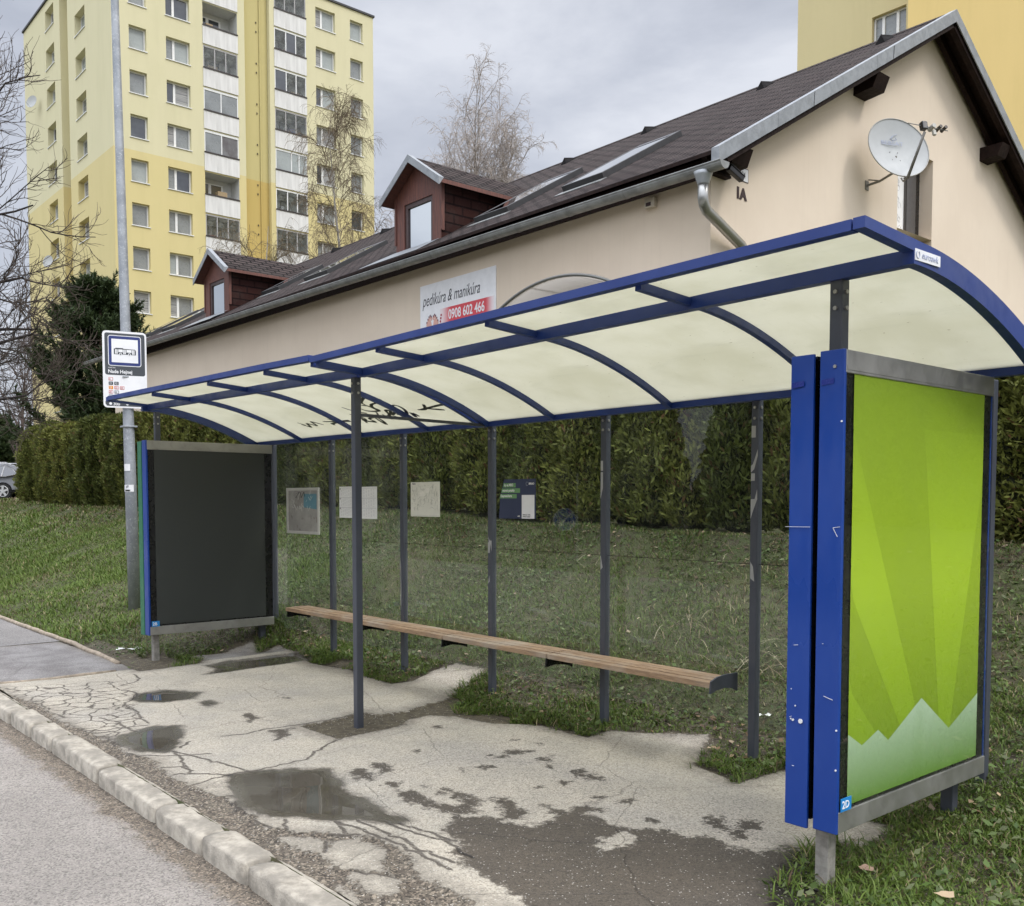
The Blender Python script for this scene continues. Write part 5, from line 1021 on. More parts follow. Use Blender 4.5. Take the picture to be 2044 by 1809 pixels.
# dormers
def dormer():
    root = bpy.data.objects.new('dormer', None); COL.objects.link(root); root.parent = house; root.location = Vector((-12.92, 7.1, 6.33))-Vector((-17, 12.8, 1.2)); ORG[root.name] = Vector((-12.92, 7.1, 6.33))
    X0 = -12.92; hw = .72; fy = 7.1; by = 6.88; ez = 7.30; az = 7.93; ow = .95; ro = lambda y: zr(y)
    sl = (az-ez)/ow; wt_ = lambda x: az-.08-abs(x-X0)*sl
    b = MB(); hx = .45; wz0, wz1 = ro(fy)-.04, 7.17; xl, xr = X0-hx, X0+hx-.0
    # clad face around the window
    b.add([(X0-hw, fy, ro(fy)-.05), (xl, fy, ro(fy)-.05), (xl, fy, wt_(xl)), (X0-hw, fy, wt_(X0-hw))], [(0, 1, 2, 3)]); b.add([(xr, fy, ro(fy)-.05), (X0+hw, fy, ro(fy)-.05), (X0+hw, fy, wt_(X0+hw)), (xr, fy, wt_(xr))], [(0, 1, 2, 3)])
    b.add([(xl, fy, wz1), (xr, fy, wz1), (xr, fy, wt_(xr)), (X0, fy, wt_(X0)), (xl, fy, wt_(xl))], [(0, 1, 2, 3, 4)]); b.add([(xl, fy, wz0), (xl, fy+.08, wz0), (xl, fy+.08, wz1), (xl, fy, wz1), (xr, fy, wz0), (xr, fy+.08, wz0), (xr, fy+.08, wz1), (xr, fy, wz1)], [(0, 1, 2, 3), (4, 7, 6, 5), (3, 2, 6, 7)])
    b.build('face', boardm, root)
    for s_ in (-1, 1):
        b = MB(); x = X0+s_*(hw-.001); yb = fy+(wt_(x)-ro(fy))/.587; b.add([(x, fy+.001, ro(fy)-.05), (x, fy+.001, wt_(x)), (x, yb, wt_(x)-.0), (x, yb, ro(yb)-.05)], [(0, 1, 2, 3)]); b.build('cheek', cheekm, root)
    b = MB(); b.box((X0+hw-.01, fy-.02, ro(fy)+.14), (X0+hw+.035, fy+.05, wt_(X0+hw)-.02)); b.build('corner_board', boardm, root); b = MB(); b.box((X0-hw-.035, fy-.02, ro(fy)+.14), (X0-hw+.01, fy+.05, wt_(X0-hw)-.02)); b.build('corner_board', boardm, root)
    b = MB()
    for s_ in (-1, 1):
        e = X0+s_*ow; yv = 6.556+(ez-6.013)/.587; yp = 6.556+(az-6.013)/.587
        T = [(e, by, ez), (X0, by, az), (X0, yp+.05, az), (e, yv+.05, ez)]; B_ = [(p[0], p[1], p[2]-.07) for p in T]; 
        b.add(T+B_, [(0, 1, 2, 3) if s_ < 0 else (3, 2, 1, 0)]); k = len(b.v)-8
        for f in ((7, 6, 5, 4), (0, 3, 7, 4), (0, 4, 5, 1)): b.f.append([k+q for q in f]); b.mi.append(1)
    b.build('dormer_roof', [roofd, boardm], root)
    b = MB()
    for s_ in (-1, 1):
        e = X0+s_*(ow+.015); b.add([(e, by-.012, ez-.12), (X0, by-.012, az-.12), (X0, by-.012, az+.02), (e, by-.012, ez+.02), (X0, by+.1, az+.02), (e, by+.1, ez+.02), (e, by-.0, ez-.12), (X0, by, az-.12)], [(0, 1, 2, 3), (3, 2, 4, 5), (0, 1, 7, 6), (0, 3, 5, 6)])
    b.build('dormer_trim', zinc, root)
    b = MB()
    for a, c in (((xl, wz0), (xl+.09, wz1)), ((xr-.07, wz0), (xr, wz1)), ((xl+.09, wz1-.08), (xr-.07, wz1))): b.box((a[0], fy+.02, a[1]), (c[0], fy+.07, c[1]))
    b.build('window_frame', flat('dormer_frame', (.045, .022, .018), .4), root)
    b = MB(); b.box((xl+.09, fy+.05, wz0), (xr-.07, fy+.065, wz1-.08)); b.build('window_pane', mirg, root)
    b = MB()
    f = lambda x, y: (x, y, ro(y)+.012)
    b.add([f(X0-1.35, 6.62), f(X0+.62, 6.62), f(X0+.70, 7.08), f(X0-.74, 7.08), f(X0-1.1, 6.85)], [(0, 1, 2, 3, 4)]); b.build('apron_flashing', zinc, root)
    return root
d1 = dormer(); d2 = copy_tree(d1, house); d2.location.x -= 8.92; d2.location.z += .04
# sign board on the front wall ------------------------------------------
b = MB(); b.box((-12.63, yw-.018, 4.3), (-10.46, yw-.001, 5.50)); sg = tag(b.build('wall_sign', whitep), 'white pedicure sign with a red phone number band on the cream wall', 'sign')
yy = yw-.0195
inkt = flat('sign_ink', (.045, .045, .05), .5)
text('pedikúra & manikúra', .30, (-12.55, yy, 5.12), (1, 0, 0), (0, 0, 1), inkt, 'lettering', sg, .0, .32, squeeze=.66)
def gband():
    mt, t, p = newmat('red_band'); c = _n(t, 'ShaderNodeTexCoord'); s2 = _n(t, 'ShaderNodeSeparateXYZ'); t.links.new(c.outputs['Generated'], s2.inputs[0]); f = mth(t, 'MULTIPLY', ramp(t, s2.outputs[0], 0, .22), ramp(t, s2.outputs[0], .84, 1, 1, 0)); t.links.new(mixc(t, f, (.8, .72, .72), (.62, .06, .075)), p.inputs['Base Color']); return mt
MB().box((-12.02, yy-.001, 4.74), (-10.5, yy+.0005, 5.01)).build('red_band', gband(), sg)
text('0908 602 466', .235, (-11.77, yy-.0025, 4.80), (1, 0, 0), (0, 0, 1), whitep, 'lettering', sg, .004, squeeze=.78)
skin = flat('printed_skin', (.66, .38, .31), .6)
for dx, s_ in ((-.07, 1), (.13, -1)):
    b = MB(); o2 = [(-12.28+dx+.085*math.cos(t)*(1+.2*math.sin(t))+.0*s_, 4.62+.26*math.sin(t)) for t in np.linspace(0, 6.28, 19)[:-1]]; b.prism(o2, (0, yy-.0005*(2+s_), 0), (1, 0, 0), (0, 0, 1), (0, -.0008, 0))
    for k in range(5): cx, cz, r = -12.28+dx+(k-2)*.034, 4.88-.022*abs(k-(3 if s_ > 0 else 1))**1.5+.02, .017+.008*(k == (4 if s_ > 0 else 0)); b.prism([(cx+r*math.cos(t), cz+r*1.5*math.sin(t)) for t in np.linspace(0, 6.28, 11)[:-1]], (0, yy-.0005*(4+s_), 0), (1, 0, 0), (0, 0, 1), (0, -.0008, 0))
    b.build('printed_foot', skin, sg); b = MB()
    for k in range(5): cx, cz = -12.28+dx+(k-2)*.034, 4.915-.022*abs(k-(3 if s_ > 0 else 1))**1.5+.02; b.prism([(cx+.016*math.cos(t), cz+.02*math.sin(t)) for t in np.linspace(0, 6.28, 9)[:-1]], (0, yy-.0005*(6+s_), 0), (1, 0, 0), (0, 0, 1), (0, -.0008, 0))
    b.build('toenail', flat('nail_%d' % (s_+1), (.12, .03, .06), .4), sg)
b = MB()
for k in range(9): cx, cz = -11.98-.012*k, 4.9-.055*k; b.prism([(cx+.022*math.cos(t), cz+.022*math.sin(t)) for t in np.linspace(0, 6.28, 9)[:-1]], (0, yy-.005, 0), (1, 0, 0), (0, 0, 1), (0, -.0008, 0))
b.build('bead', flat('bead_red', (.4, .02, .05), .4), sg)
b = MB(); b.prism([(-11.75, 4.52), (-11.4, 4.60), (-10.8, 4.66), (-10.55, 4.66), (-11.0, 4.62), (-11.5, 4.55)], (0, yy-.0005, 0), (1, 0, 0), (0, 0, 1), (0, -.0008, 0)); b.build('green_swoosh', flat('swoosh_green', (.4, .6, .15), .5), sg)
# house number
text('1A', .2, (x1h+.004, 7.48, 5.69), (0, 1, 0), (0, 0, 1), flat('number_brown', (.035, .012, .01), .5), 'house_number', house, .011, .0, .006, squeeze=1.)
hn = MB().box((x1h+.001, 7.50, 5.925), (x1h+.006, 7.76, 6.11)).build('number_plate', flat('plate_dark', (.06, .03, .03), .5), house)
MB().box((x1h+.005, 7.51, 5.935), (x1h+.008, 7.75, 6.10)).build('plate_face', whitep, hn); text('2094', .12, (x1h+.009, 7.515, 5.975), (0, 1, 0), (0, 0, 1), inkt, 'lettering', hn, .001, squeeze=.72)
# camera under the eave
cc = empty('security_camera', (-5.75, 7.05, 5.85), 'black bullet security camera under the eave beside the house number', 'camera')
b = MB(); b.tube([(-5.80, 7.03, 5.97), (-5.80, 7.05, 5.90)], .016, 8); b.build('bracket', dark, cc)
b = MB(); b.beam((-5.80, 6.99, 5.905), (-5.77, 7.24, 5.795), .075, .07, ch=.012); b.beam((-5.80, 6.98, 5.955), (-5.77, 7.26, 5.832), .09, .010, ch=.004); b.build('housing', flat('camera_black', (.012, .011, .012), .4), cc)
b = MB(); b.tube([(-5.771, 7.236, 5.797), (-5.769, 7.25, 5.79)], .024, 12); b.build('lens', winglass, cc)
# satellite dish -----------------------------------------------------------
def dish(name, c, nrm, w, h, label, full=True, bracket_to=None):
    root = empty(name, tuple(c), label, 'satellite dish'); c = Vector(c); n_ = Vector(nrm).normalized(); ux = Vector((0, 0, 1)).cross(n_).normalized(); uy = n_.cross(ux); b = MB(); rings = 8; seg = 36; vs = [c-n_*.09]
    for i in range(1, rings+1):
        r = i/rings
        for k in range(seg): a = 2*math.pi*k/seg; vs.append(c+ux*math.cos(a)*r*w/2+uy*math.sin(a)*r*h/2+n_*(-.09+.09*r*r))
    f = [(0, 1+k, 1+(k+1) % seg) for k in range(seg)]
    for i in range(rings-1):
        for k in range(seg): f.append((1+i*seg+k, 1+(i+1)*seg+k, 1+(i+1)*seg+(k+1) % seg, 1+i*seg+(k+1) % seg))
    m_ = len(vs); vs += [v-n_*.012 for v in vs]; f += [tuple(m_+q for q in g[::-1]) for g in f[:]]; b.add(vs, f)
    b.build('reflector', mat('dish_grey_'+name, (.40, .41, .40), .65, var=.05, sc=3, grime=.15), root, smooth=True)
    if not full: 
        MB().tube([c-uy*h/2, c-uy*h*.35+n_*w*.5], .012, 6).build('feed_arm', cf, root); return root
    b = MB(); b.tube([c+ux*math.cos(a)*w/2+uy*math.sin(a)*h/2 for a in np.linspace(0, 2*math.pi, 40)], .009, 6, cap=False); b.build('rim', flat('rim_grey', (.33, .32, .29), .5), root, smooth=True)
    f0 = c+n_*.56+uy*-.02; bt = c-uy*(h/2+.02)-n_*.02; el = c-uy*(h/2+.075)+n_*.06
    b = MB(); b.tube([bt-ux*.03, bt-uy*.05, el, f0-uy*.09], .014, 8); b.tube([bt+ux*.02, el+ux*.03, f0-uy*.09+ux*.02], .010, 6); b.build('feed_arm', flat('arm_grey', (.2, .19, .17), .45, metal=.4), root, smooth=True)
    b = MB(); b.obox(f0, ux, uy, n_, .045, .06, .04, ch=.01); b.build('feed_clamp', dark, root)
    b = MB(); b.tube([f0-ux*.26+uy*.02, f0+ux*.42-uy*.03], .007, 6); b.build('feed_bar', flat('bar_grey', (.14, .14, .13), .4), root)
    for k, (d, r) in enumerate(((.15, .035), (.27, .026), (.36, .026))): q = f0+ux*d+uy*.0; b = MB(); b.tube([q+n_*.05, q-n_*.02, q-n_*.06], [r, r, r*1.2], 10); b.build('receiver', flat('lnb_%d' % k, (.34, .33, .29) if k == 0 else (.04, .03, .02), .5), root)
    b = MB(); b.obox(f0+ux*.17-uy*.09, ux, uy, n_, .025, .04, .02, ch=.006); b.build('receiver_box', flat('lnb_box', (.36, .35, .3), .5), root)
    b = MB()
    for i, j in ((-1, 0), (.25, 0), (-.8, -1), (.5, -1)): q = c+ux*i*.11+uy*(j*.13-.04)-n_*.083; b.tube([q, q+n_*.010], .006, 6)
    b.build('bolt', dark, root)
    inkl = flat('dish_ink', (.30, .33, .42), .6); text('BEBSAT', .095, c+uy*.07-ux*.26-n_*.058, ux, uy, inkl, 'lettering', root, .0, ext=.0005, squeeze=1.25)
    b = MB(); q = c+uy*.2-ux*.04-n_*.05; b.tube([q+ux*.09+uy*.06, q+ux*.0+uy*.02, q-ux*.045-uy*.03, q-ux*.02-uy*.055, q+ux*.06-uy*.04, q+ux*.04+uy*.0], [.003, .006, .007, .006, .005, .003], 6); b.build('emblem', inkl, root)
    b = MB(); bk = Vector(bracket_to); e_ = c-n_*.13-uy*.22; b.tube([bk, bk+Vector((.2, .04, .03)), Vector((e_.x, e_.y, bk.z+.09))], .02, 8); b.tube([Vector((e_.x, e_.y, bk.z+.06)), Vector((e_.x, e_.y, bk.z+.32))], .022, 8); b.obox(bk, (1, 0, 0), (0, 1, 0), (0, 0, 1), .006, .05, .07); b.tube([bk+Vector((.0, .05, .1)), bk+Vector((.18, .04, .04))], .01, 6)
    b.tube([e_, c-uy*.2-n_*.12], .03, 8); b.build('wall_bracket', flat('bracket_grey', (.2, .19, .16), .5, metal=.3), root); return root
dish('satellite_dish', (-5.50, 10.82, 6.98), (.86, -.40, .24), 1.07, .97, 'large grey satellite dish on an arm fixed to the cream gable wall', True, (x1h+.006, 10.87, 6.55))
# ================================================================ APARTMENT BLOCKS
def facade(name, up, lo, zsw, shade=1.):
    mt, t, p = newmat(name); co = coords(t); s = _n(t, 'ShaderNodeSeparateXYZ'); t.links.new(co, s.inputs[0]); k = mth(t, 'GREATER_THAN', s.outputs[2], zsw)
    c = mixc(t, k, lo, up); st_ = ramp(t, nz(t, coords(t, (1, 1, .12)), 1.1, 6, .65), .4, .75, 0, .35); c = mixc(t, st_, c, mixc(t, 1., c, (.86, .86, .84), 'MULTIPLY')); c = mixc(t, ramp(t, nz(t, co, .5, 5, .6), .4, .7, 0, .2), c, mixc(t, 1., c, (.9, .93, .85), 'MULTIPLY'))
    t.links.new(c, p.inputs['Base Color']); p.inputs['Roughness'].default_value = .9; return mt
UP, LO = (.61, .565, .36), (.60, .51, .245)
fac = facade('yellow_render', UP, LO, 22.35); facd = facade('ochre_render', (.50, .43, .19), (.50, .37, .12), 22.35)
pw = flat('window_white', (.72, .72, .70), .4); conc = mat('balcony_panel', (.66, .65, .62), .85, var=.1, sc=1, grime=.5, gsc=.8, gc=(.42, .41, .38), stretch=(1, 3, .3)); rail_m = flat('balcony_rail', (.03, .022, .02), .5)
curt = mat('net_curtain', (.22, .235, .235), .3, c2=(.13, .14, .14), sc=.6, spec=.9); dkgl = mat('dark_glass', (.03, .035, .045), .06, c2=(.07, .08, .09), sc=.5, spec=1., rvar=.0); skyg = mat('curtain_light', (.34, .37, .36), .3, c2=(.25, .27, .27), sc=.4); halfb = mat('striped_blind', (.40, .40, .38), .4, c2=(.12, .12, .13), sc=1.2, stretch=(.2, .2, 9)); loggia = flat('loggia_wall', (.52, .52, .49), .8); brg = mat('tinted_blind', (.10, .09, .09), .3, c2=(.17, .17, .17), sc=.8)
G0 = 1.5
tower = empty('apartment_block', (-70, 27, G0), 'tall pale yellow apartment block with white balcony panels on the left', 'apartment block')
TX, TY = -61.0, 17.75; T = Vector
WT = 28.85; FL = 2.757; KS = range(-9, 4)
rw = random.Random(12)
def wins(parent, plane, u0, u1, ztop, h, split, seed, glass_=None, dp=.24):
    """window set back in its opening; plane = (origin, ux, n_in)"""
    o, ux, ni = plane; ux = T(ux); ni = T(ni); o = T(o)+ni*(dp-.16); uz = T((0, 0, 1)); fw = .09
    P = lambda u, z, d: T((o.x+ux.x*u+ni.x*d, o.y+ux.y*u+ni.y*d, z))
    def slab(b, a, c, z0, z1, d0, d1): 
        q = [P(a, z0, d0), P(c, z0, d0), P(c, z1, d0), P(a, z1, d0), P(a, z0, d1), P(c, z0, d1), P(c, z1, d1), P(a, z1, d1)]; b.add(q, [(0, 1, 2, 3), (7, 6, 5, 4), (0, 4, 5, 1), (1, 5, 6, 2), (2, 6, 7, 3), (3, 7, 4, 0)])
    z0, z1 = ztop-h, ztop; b = MB(); slab(b, u0, u0+fw, z0, z1, .16, .24); slab(b, u1-fw, u1, z0, z1, .16, .24); slab(b, u0+fw, u1-fw, z0, z0+fw, .16, .24); slab(b, u0+fw, u1-fw, z1-fw, z1, .16, .24)
    for s_ in split: um = u0+(u1-u0)*s_; slab(b, um-.075, um+.075, z0+fw, z1-fw, .15, .235)
    w = b.build('window', pw, parent)
    edges = [0]+split+[1]
    for k in range(len(edges)-1):
        a, c = u0+(u1-u0)*edges[k]+fw*.7, u0+(u1-u0)*edges[k+1]-fw*.7; b = MB(); slab(b, a, c, z0+fw*.7, z1-fw*.7, .21, .225); b.build('pane', glass_ or rw.choice([dkgl, curt, curt, skyg, halfb]), w)
    b = MB(); slab(b, u0-.05, u1+.05, z0-.05, z0-.001, -.06-(dp-.16), .16); b.build('sill', pw, w); return w
bglass = glassmat('balcony_glass', .09, (.78, .79, .80)); clutter = [flat('clutter_%d' % i, c, .7) for i, c in enumerate(((.35, .08, .06), (.5, .5, .48), (.06, .12, .05), (.12, .14, .25), (.3, .22, .12)))]
def tower_build():
    yend = 36.97; H = 37.75
    rightcols = [(18.85, 19.95, 1.42, []), (21.22, 22.80, 1.42, [.36]), (32.12, 33.72, 1.42, [.36]), (34.98, 36.06, 1.42, [])]
    hl = []
    for y0, y1, h, sp in rightcols:
        for k in KS: zt_ = WT+FL*k-(.12 if y0 > 30 else 0); hl.append((y0-TY, zt_-h-G0, y1-TY, zt_-G0))
    for y0, y1 in ((23.70, 26.12), (28.87, 31.33)):
        for k in KS: hl.append((y0-TY, WT+FL*k-1.28-G0, y1-TY, WT+FL*k+.20-G0, 1.3, 1))
    shaft = (26.65-TY, 0, 28.5-TY, H-G0-.01, .35); hl.append(shaft)
    # floor grid is regular, so cells stay simple
    b = MB(); b.holes((TX, TY, G0), (0, 1, 0), (0, 0, 1), yend-TY, H-G0, hl, .33)
    lc = [(-74.9, -72.85), (-68.12, -66.0)]; hl2 = []
    for xa, xb in lc:
        for k in KS: hl2.append((xa+80.7, WT+FL*k-1.42-G0, xb+80.7, WT+FL*k-G0, .5))
    b.holes((-80.7, TY, G0), (1, 0, 0), (0, 0, 1), 80.7+TX, H-G0, hl2+[(-71.46+80.7, 0, -69.7+80.7, H-G0-.01, .8)], .3)
    b.add([(-80.7, TY, G0), (-80.7, TY, H), (-80.7, yend, H), (-80.7, yend, G0)], [(0, 1, 2, 3)]); b.add([(-80.7, yend, G0), (-80.7, yend, H), (TX, yend, H), (TX, yend, G0)], [(0, 1, 2, 3)])
    b.build('wall', [fac, loggia], tower)
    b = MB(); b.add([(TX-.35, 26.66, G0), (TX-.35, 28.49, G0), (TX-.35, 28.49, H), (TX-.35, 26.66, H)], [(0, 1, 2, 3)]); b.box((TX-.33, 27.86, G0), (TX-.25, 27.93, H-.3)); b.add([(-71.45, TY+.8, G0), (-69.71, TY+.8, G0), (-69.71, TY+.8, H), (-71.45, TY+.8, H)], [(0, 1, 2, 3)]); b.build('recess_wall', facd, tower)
    b = MB(); b.box((-80.8, TY-.1, H), (TX+.1, yend+.1, H+.14)); b.box((-73, 22, H+.14), (-67, 30, H+2.4)); b.build('roof', flat('roof_edge', (.03, .03, .032), .6), tower)
    b = MB()
    for k in KS:
        for dz in (.0, .62): z = WT+FL*k+.15-dz; b.box((TX-.33, 27.62, z), (TX-.31, 27.70, z+.12))
    b.build('vent_hole', flat('vent_hole_m', (.07, .055, .03), .8), tower)
    pr = ((TX, 0, 0), (0, 1, 0), (-1, 0, 0)); pl2 = ((0, TY, 0), (1, 0, 0), (0, 1, 0))
    for y0, y1, h, sp in rightcols:
        for k in KS:
            if WT+FL*k < 8: continue
            wins(tower, pr, y0, y1, WT+FL*k-(.12 if y0 > 30 else 0), h, sp, 1)
    for xa, xb in lc:
        for k in KS:
            if WT+FL*k < 6: continue
            wins(tower, pl2, xa, xb, WT+FL*k, 1.42, [.5], 2, None, .40)
    # loggias
    for ci, (y0, y1) in enumerate(((23.70, 26.12), (28.87, 31.33))):
        b = MB(); bb = MB(); gl = MB()
        for k in KS:
            zt_ = WT+FL*k+.20; zb = WT+FL*k-1.28; zf = zb-1.22
            # recess box
            b.add([(TX-1.3, y0, zb-1.15), (TX-1.3, y1, zb-1.15), (TX-1.3, y1, zt_), (TX-1.3, y0, zt_)], [(0, 1, 2, 3)])
            if zt_ < 6: continue
            p_ = MB(); p_.box((TX-.02, y0-.02, zf+.02), (TX+.06, y1+.02, zb-.035)); pn = p_.build('balcony', conc, tower); q = MB(); q.box((TX-.03, y0-.02, zb-.03), (TX+.10, y1+.02, zb+.055)); q.build('rail', rail_m, pn)
            # back door and window
            q = MB(); q.box((TX-1.29, y0+.15, zb-1.1), (TX-1.26, y0+.75, zt_-.35)); q.box((TX-1.29, y0+.95, zb-.2), (TX-1.26, y1-.75, zt_-.35)); q.build('loggia_glass', dkgl, pn)
            q = MB(); q.box((TX-1.27, y0+.75, zb-1.1), (TX-1.24, y0+.95, zt_-.3)); q.box((TX-1.27, y1-.75, zb-.25), (TX-1.24, y1-.62, zt_-.3)); q.box((TX-1.268, y0+.15, zt_-.38), (TX-1.242, y1-.62, zt_-.3)); q.build('loggia_frame', pw, pn)
            q = MB(); cm = rw.choice(clutter); yy_ = rw.uniform(y0+.2, y1-.9); q.box((TX-.8, yy_, zb-1.1), (TX-.3, yy_+rw.uniform(.2, .7), zb+rw.uniform(.0, .5))); q.build('stored_box', cm, pn)
            ty = [[3, 0, 1, 2, 2, 0, 1, 0, 1, 2, 3, 1, 2], [1, 3, 3, 1, 4, 3, 1, 1, 1, 3, 1, 2, 3]][ci][(3-k) % 13]
            if ty:
                q = MB(); mul = {1: (0, .33, .66, 1), 2: (0, .5, 1), 3: (0, .36, .68, 1), 4: (0, .5, .75, 1)}[ty]; fm = pw if ty != 1 else flat('mullion_grey', (.35, .34, .33), .4)
                for m_ in mul: yy_ = y0+.03+(y1-y0-.06)*m_; q.box((TX-.06, yy_-.035, zb+.056), (TX-.01, yy_+.035, zt_-.03))
                q.box((TX-.06, y0, zt_-.1 if ty != 2 else zt_-.14), (TX-.005, y1, zt_)); q.build('glazing_frame', fm, pn)
                for a, c in zip(mul[:-1], mul[1:]):
                    q = MB(); q.box((TX-.045, y0+.06+(y1-y0-.06)*a, zb+.06), (TX-.035, y0+(y1-y0-.06)*c, zt_-.1)); q.build('glazing_pane', {1: bglass, 2: rw.choice([curt, brg]), 3: rw.choice([bglass, bglass, dkgl]), 4: skyg}[ty], pn)
        b.build('loggia_back', loggia, tower)
tower_build()
dish('wall_satellite_dish', (-76.7, TY-.6, 31.2), (.5, -.85, .2), .95, .95, 'small pale satellite dish beside a window high on the left block', False)
dish('wall_satellite_dish', (-73.9, TY-.5, 19.0), (.5, -.85, .2), .9, .9, 'small pale satellite dish half hidden by bare twigs low on the left block', False)

t2 = empty('apartment_block', (-18, 50, G0), 'plain ochre apartment block rising behind the gable of the house on the right', 'apartment block')
f2 = facade('ochre_block_render', (.56, .48, .26), (.56, .48, .26), 0); f3 = facade('golden_block_render', (.74, .55, .22), (.74, .55, .22), 0)
b = MB(); hl = []
for k in range(-8, 4):
    hl.append((4.5, 25.55+2.8*k-G0, 6.38, 27.05+2.8*k-G0))
b.holes((-29.65, 45, G0), (1, 0, 0), (0, 0, 1), 7.2, 36, hl, .2); b.add([(-29.65, 62, G0), (-29.65, 45, G0), (-29.65, 45, G0+36), (-29.65, 62, G0+36)], [(0, 1, 2, 3)]); b.add([(-29.65, 45, G0+36), (-22.45, 45, G0+36), (-22.45, 62, G0+36), (-29.65, 62, G0+36)], [(0, 1, 2, 3)]); b.build('wall', f2, t2)
b = MB(); b.box((-22.45, 43.6, G0), (6, 62, G0+36.3)); b.build('wing_wall', f3, t2)
for k in range(-8, 4):
    z = 27.05+2.8*k
    if z > 14: wins(t2, ((0, 45, 0), (1, 0, 0), (0, 1, 0)), -25.15, -23.27, z, 1.5, [.28, .70], 3, curt if k % 2 == 0 else skyg)
# ================================================================ HEDGE, TREES, CAR
hm = vcol('thuja_foliage', .6, .2, .2, rnd=True); bark = mat('bark_brown', (.09, .07, .055), .9, var=.3, sc=12, bst=.5, bsc=40)
def thuja(h, r, n, seed, name='thuja_shrub', sz=1.):
    g = np.random.default_rng(seed); u = g.uniform(0, 1, n)**.9; th = g.uniform(0, 2*math.pi, n); z = .1+u*(h-.1)
    prof = np.interp(u, [0, .08, .25, .6, .85, .96, 1], [.66, .88, 1, 1, .93, .72, .2])
    lump = 1+.16*np.sin(th*3+z*2.1+seed)+.12*np.sin(th*5-z*4.3+seed*2)+.10*np.sin(z*9+th*2)+.07*np.sin(z*23+th*7+seed)*np.sin(th*11)
    rad = r*prof*lump*g.uniform(.72, 1.04, n); B = np.stack([np.cos(th)*rad, np.sin(th)*rad, z], -1)
    out = np.stack([np.cos(th), np.sin(th), 0*th], -1); up = np.array([0, 0, 1.]); D = out*g.uniform(.15, .8, n)[:, None]+up*g.uniform(.4, 1.2, n)[:, None]+g.normal(0, .5, (n, 3)); D /= np.linalg.norm(D, axis=1)[:, None]
    Sd = np.cross(D, out+g.normal(0, .6, (n, 3))); Sd /= np.linalg.norm(Sd, axis=1)[:, None]+1e-6; l = sz*g.uniform(.045, .11, n)[:, None]; w = l*g.uniform(.11, .2, n)[:, None]
    V = np.stack([B, B+D*l*.55+Sd*w, B+D*l, B+D*l*.55-Sd*w], 1).reshape(-1, 3)
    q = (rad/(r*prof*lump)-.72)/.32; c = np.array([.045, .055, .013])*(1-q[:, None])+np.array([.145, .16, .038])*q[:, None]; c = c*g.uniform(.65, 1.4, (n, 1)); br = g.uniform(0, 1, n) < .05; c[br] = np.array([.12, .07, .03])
    # dark twiggy core
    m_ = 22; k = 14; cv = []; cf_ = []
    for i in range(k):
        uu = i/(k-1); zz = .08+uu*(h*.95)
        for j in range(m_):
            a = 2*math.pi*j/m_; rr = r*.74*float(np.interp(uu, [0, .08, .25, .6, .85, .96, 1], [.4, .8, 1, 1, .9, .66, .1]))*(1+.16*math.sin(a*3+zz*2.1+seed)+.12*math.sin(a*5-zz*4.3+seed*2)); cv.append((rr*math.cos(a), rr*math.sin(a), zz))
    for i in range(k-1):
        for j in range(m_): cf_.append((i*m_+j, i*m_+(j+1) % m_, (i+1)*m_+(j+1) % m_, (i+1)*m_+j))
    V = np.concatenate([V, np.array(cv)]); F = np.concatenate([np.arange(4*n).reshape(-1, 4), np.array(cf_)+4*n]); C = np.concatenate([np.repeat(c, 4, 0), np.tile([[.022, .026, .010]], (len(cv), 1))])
    o = fast(name, V, F, hm, C, org=(0, 0, 0)); MB().tube([(0, 0, -.15), (.02, 0, .35)], [.05, .035], 7).build('trunk', bark, o, org=(0, 0, -.15)); return o
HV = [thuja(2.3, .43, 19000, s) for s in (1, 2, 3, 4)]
LB = ['dark green thuja shrub standing in the hedge on top of the grass bank', ]
rh = random.Random(5); x = 3.4; used = set(); i = 0
while x > -30.4:
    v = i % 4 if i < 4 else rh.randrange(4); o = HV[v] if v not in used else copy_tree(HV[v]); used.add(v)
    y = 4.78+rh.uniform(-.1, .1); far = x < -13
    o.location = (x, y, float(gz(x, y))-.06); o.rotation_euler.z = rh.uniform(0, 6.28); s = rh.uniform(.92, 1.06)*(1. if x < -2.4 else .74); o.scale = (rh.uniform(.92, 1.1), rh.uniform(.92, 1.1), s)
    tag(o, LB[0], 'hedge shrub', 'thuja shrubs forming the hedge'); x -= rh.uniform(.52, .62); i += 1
for (x, y, h) in ((-1.18, 5.6, 3.6), ):
    o = thuja(2.35, .5, 20000, 21, 'thuja_tree'); o.location = (-.62, 5.5, 1.2); tag(o, 'taller pointed thuja rising behind the hedge at the right edge', 'conifer')

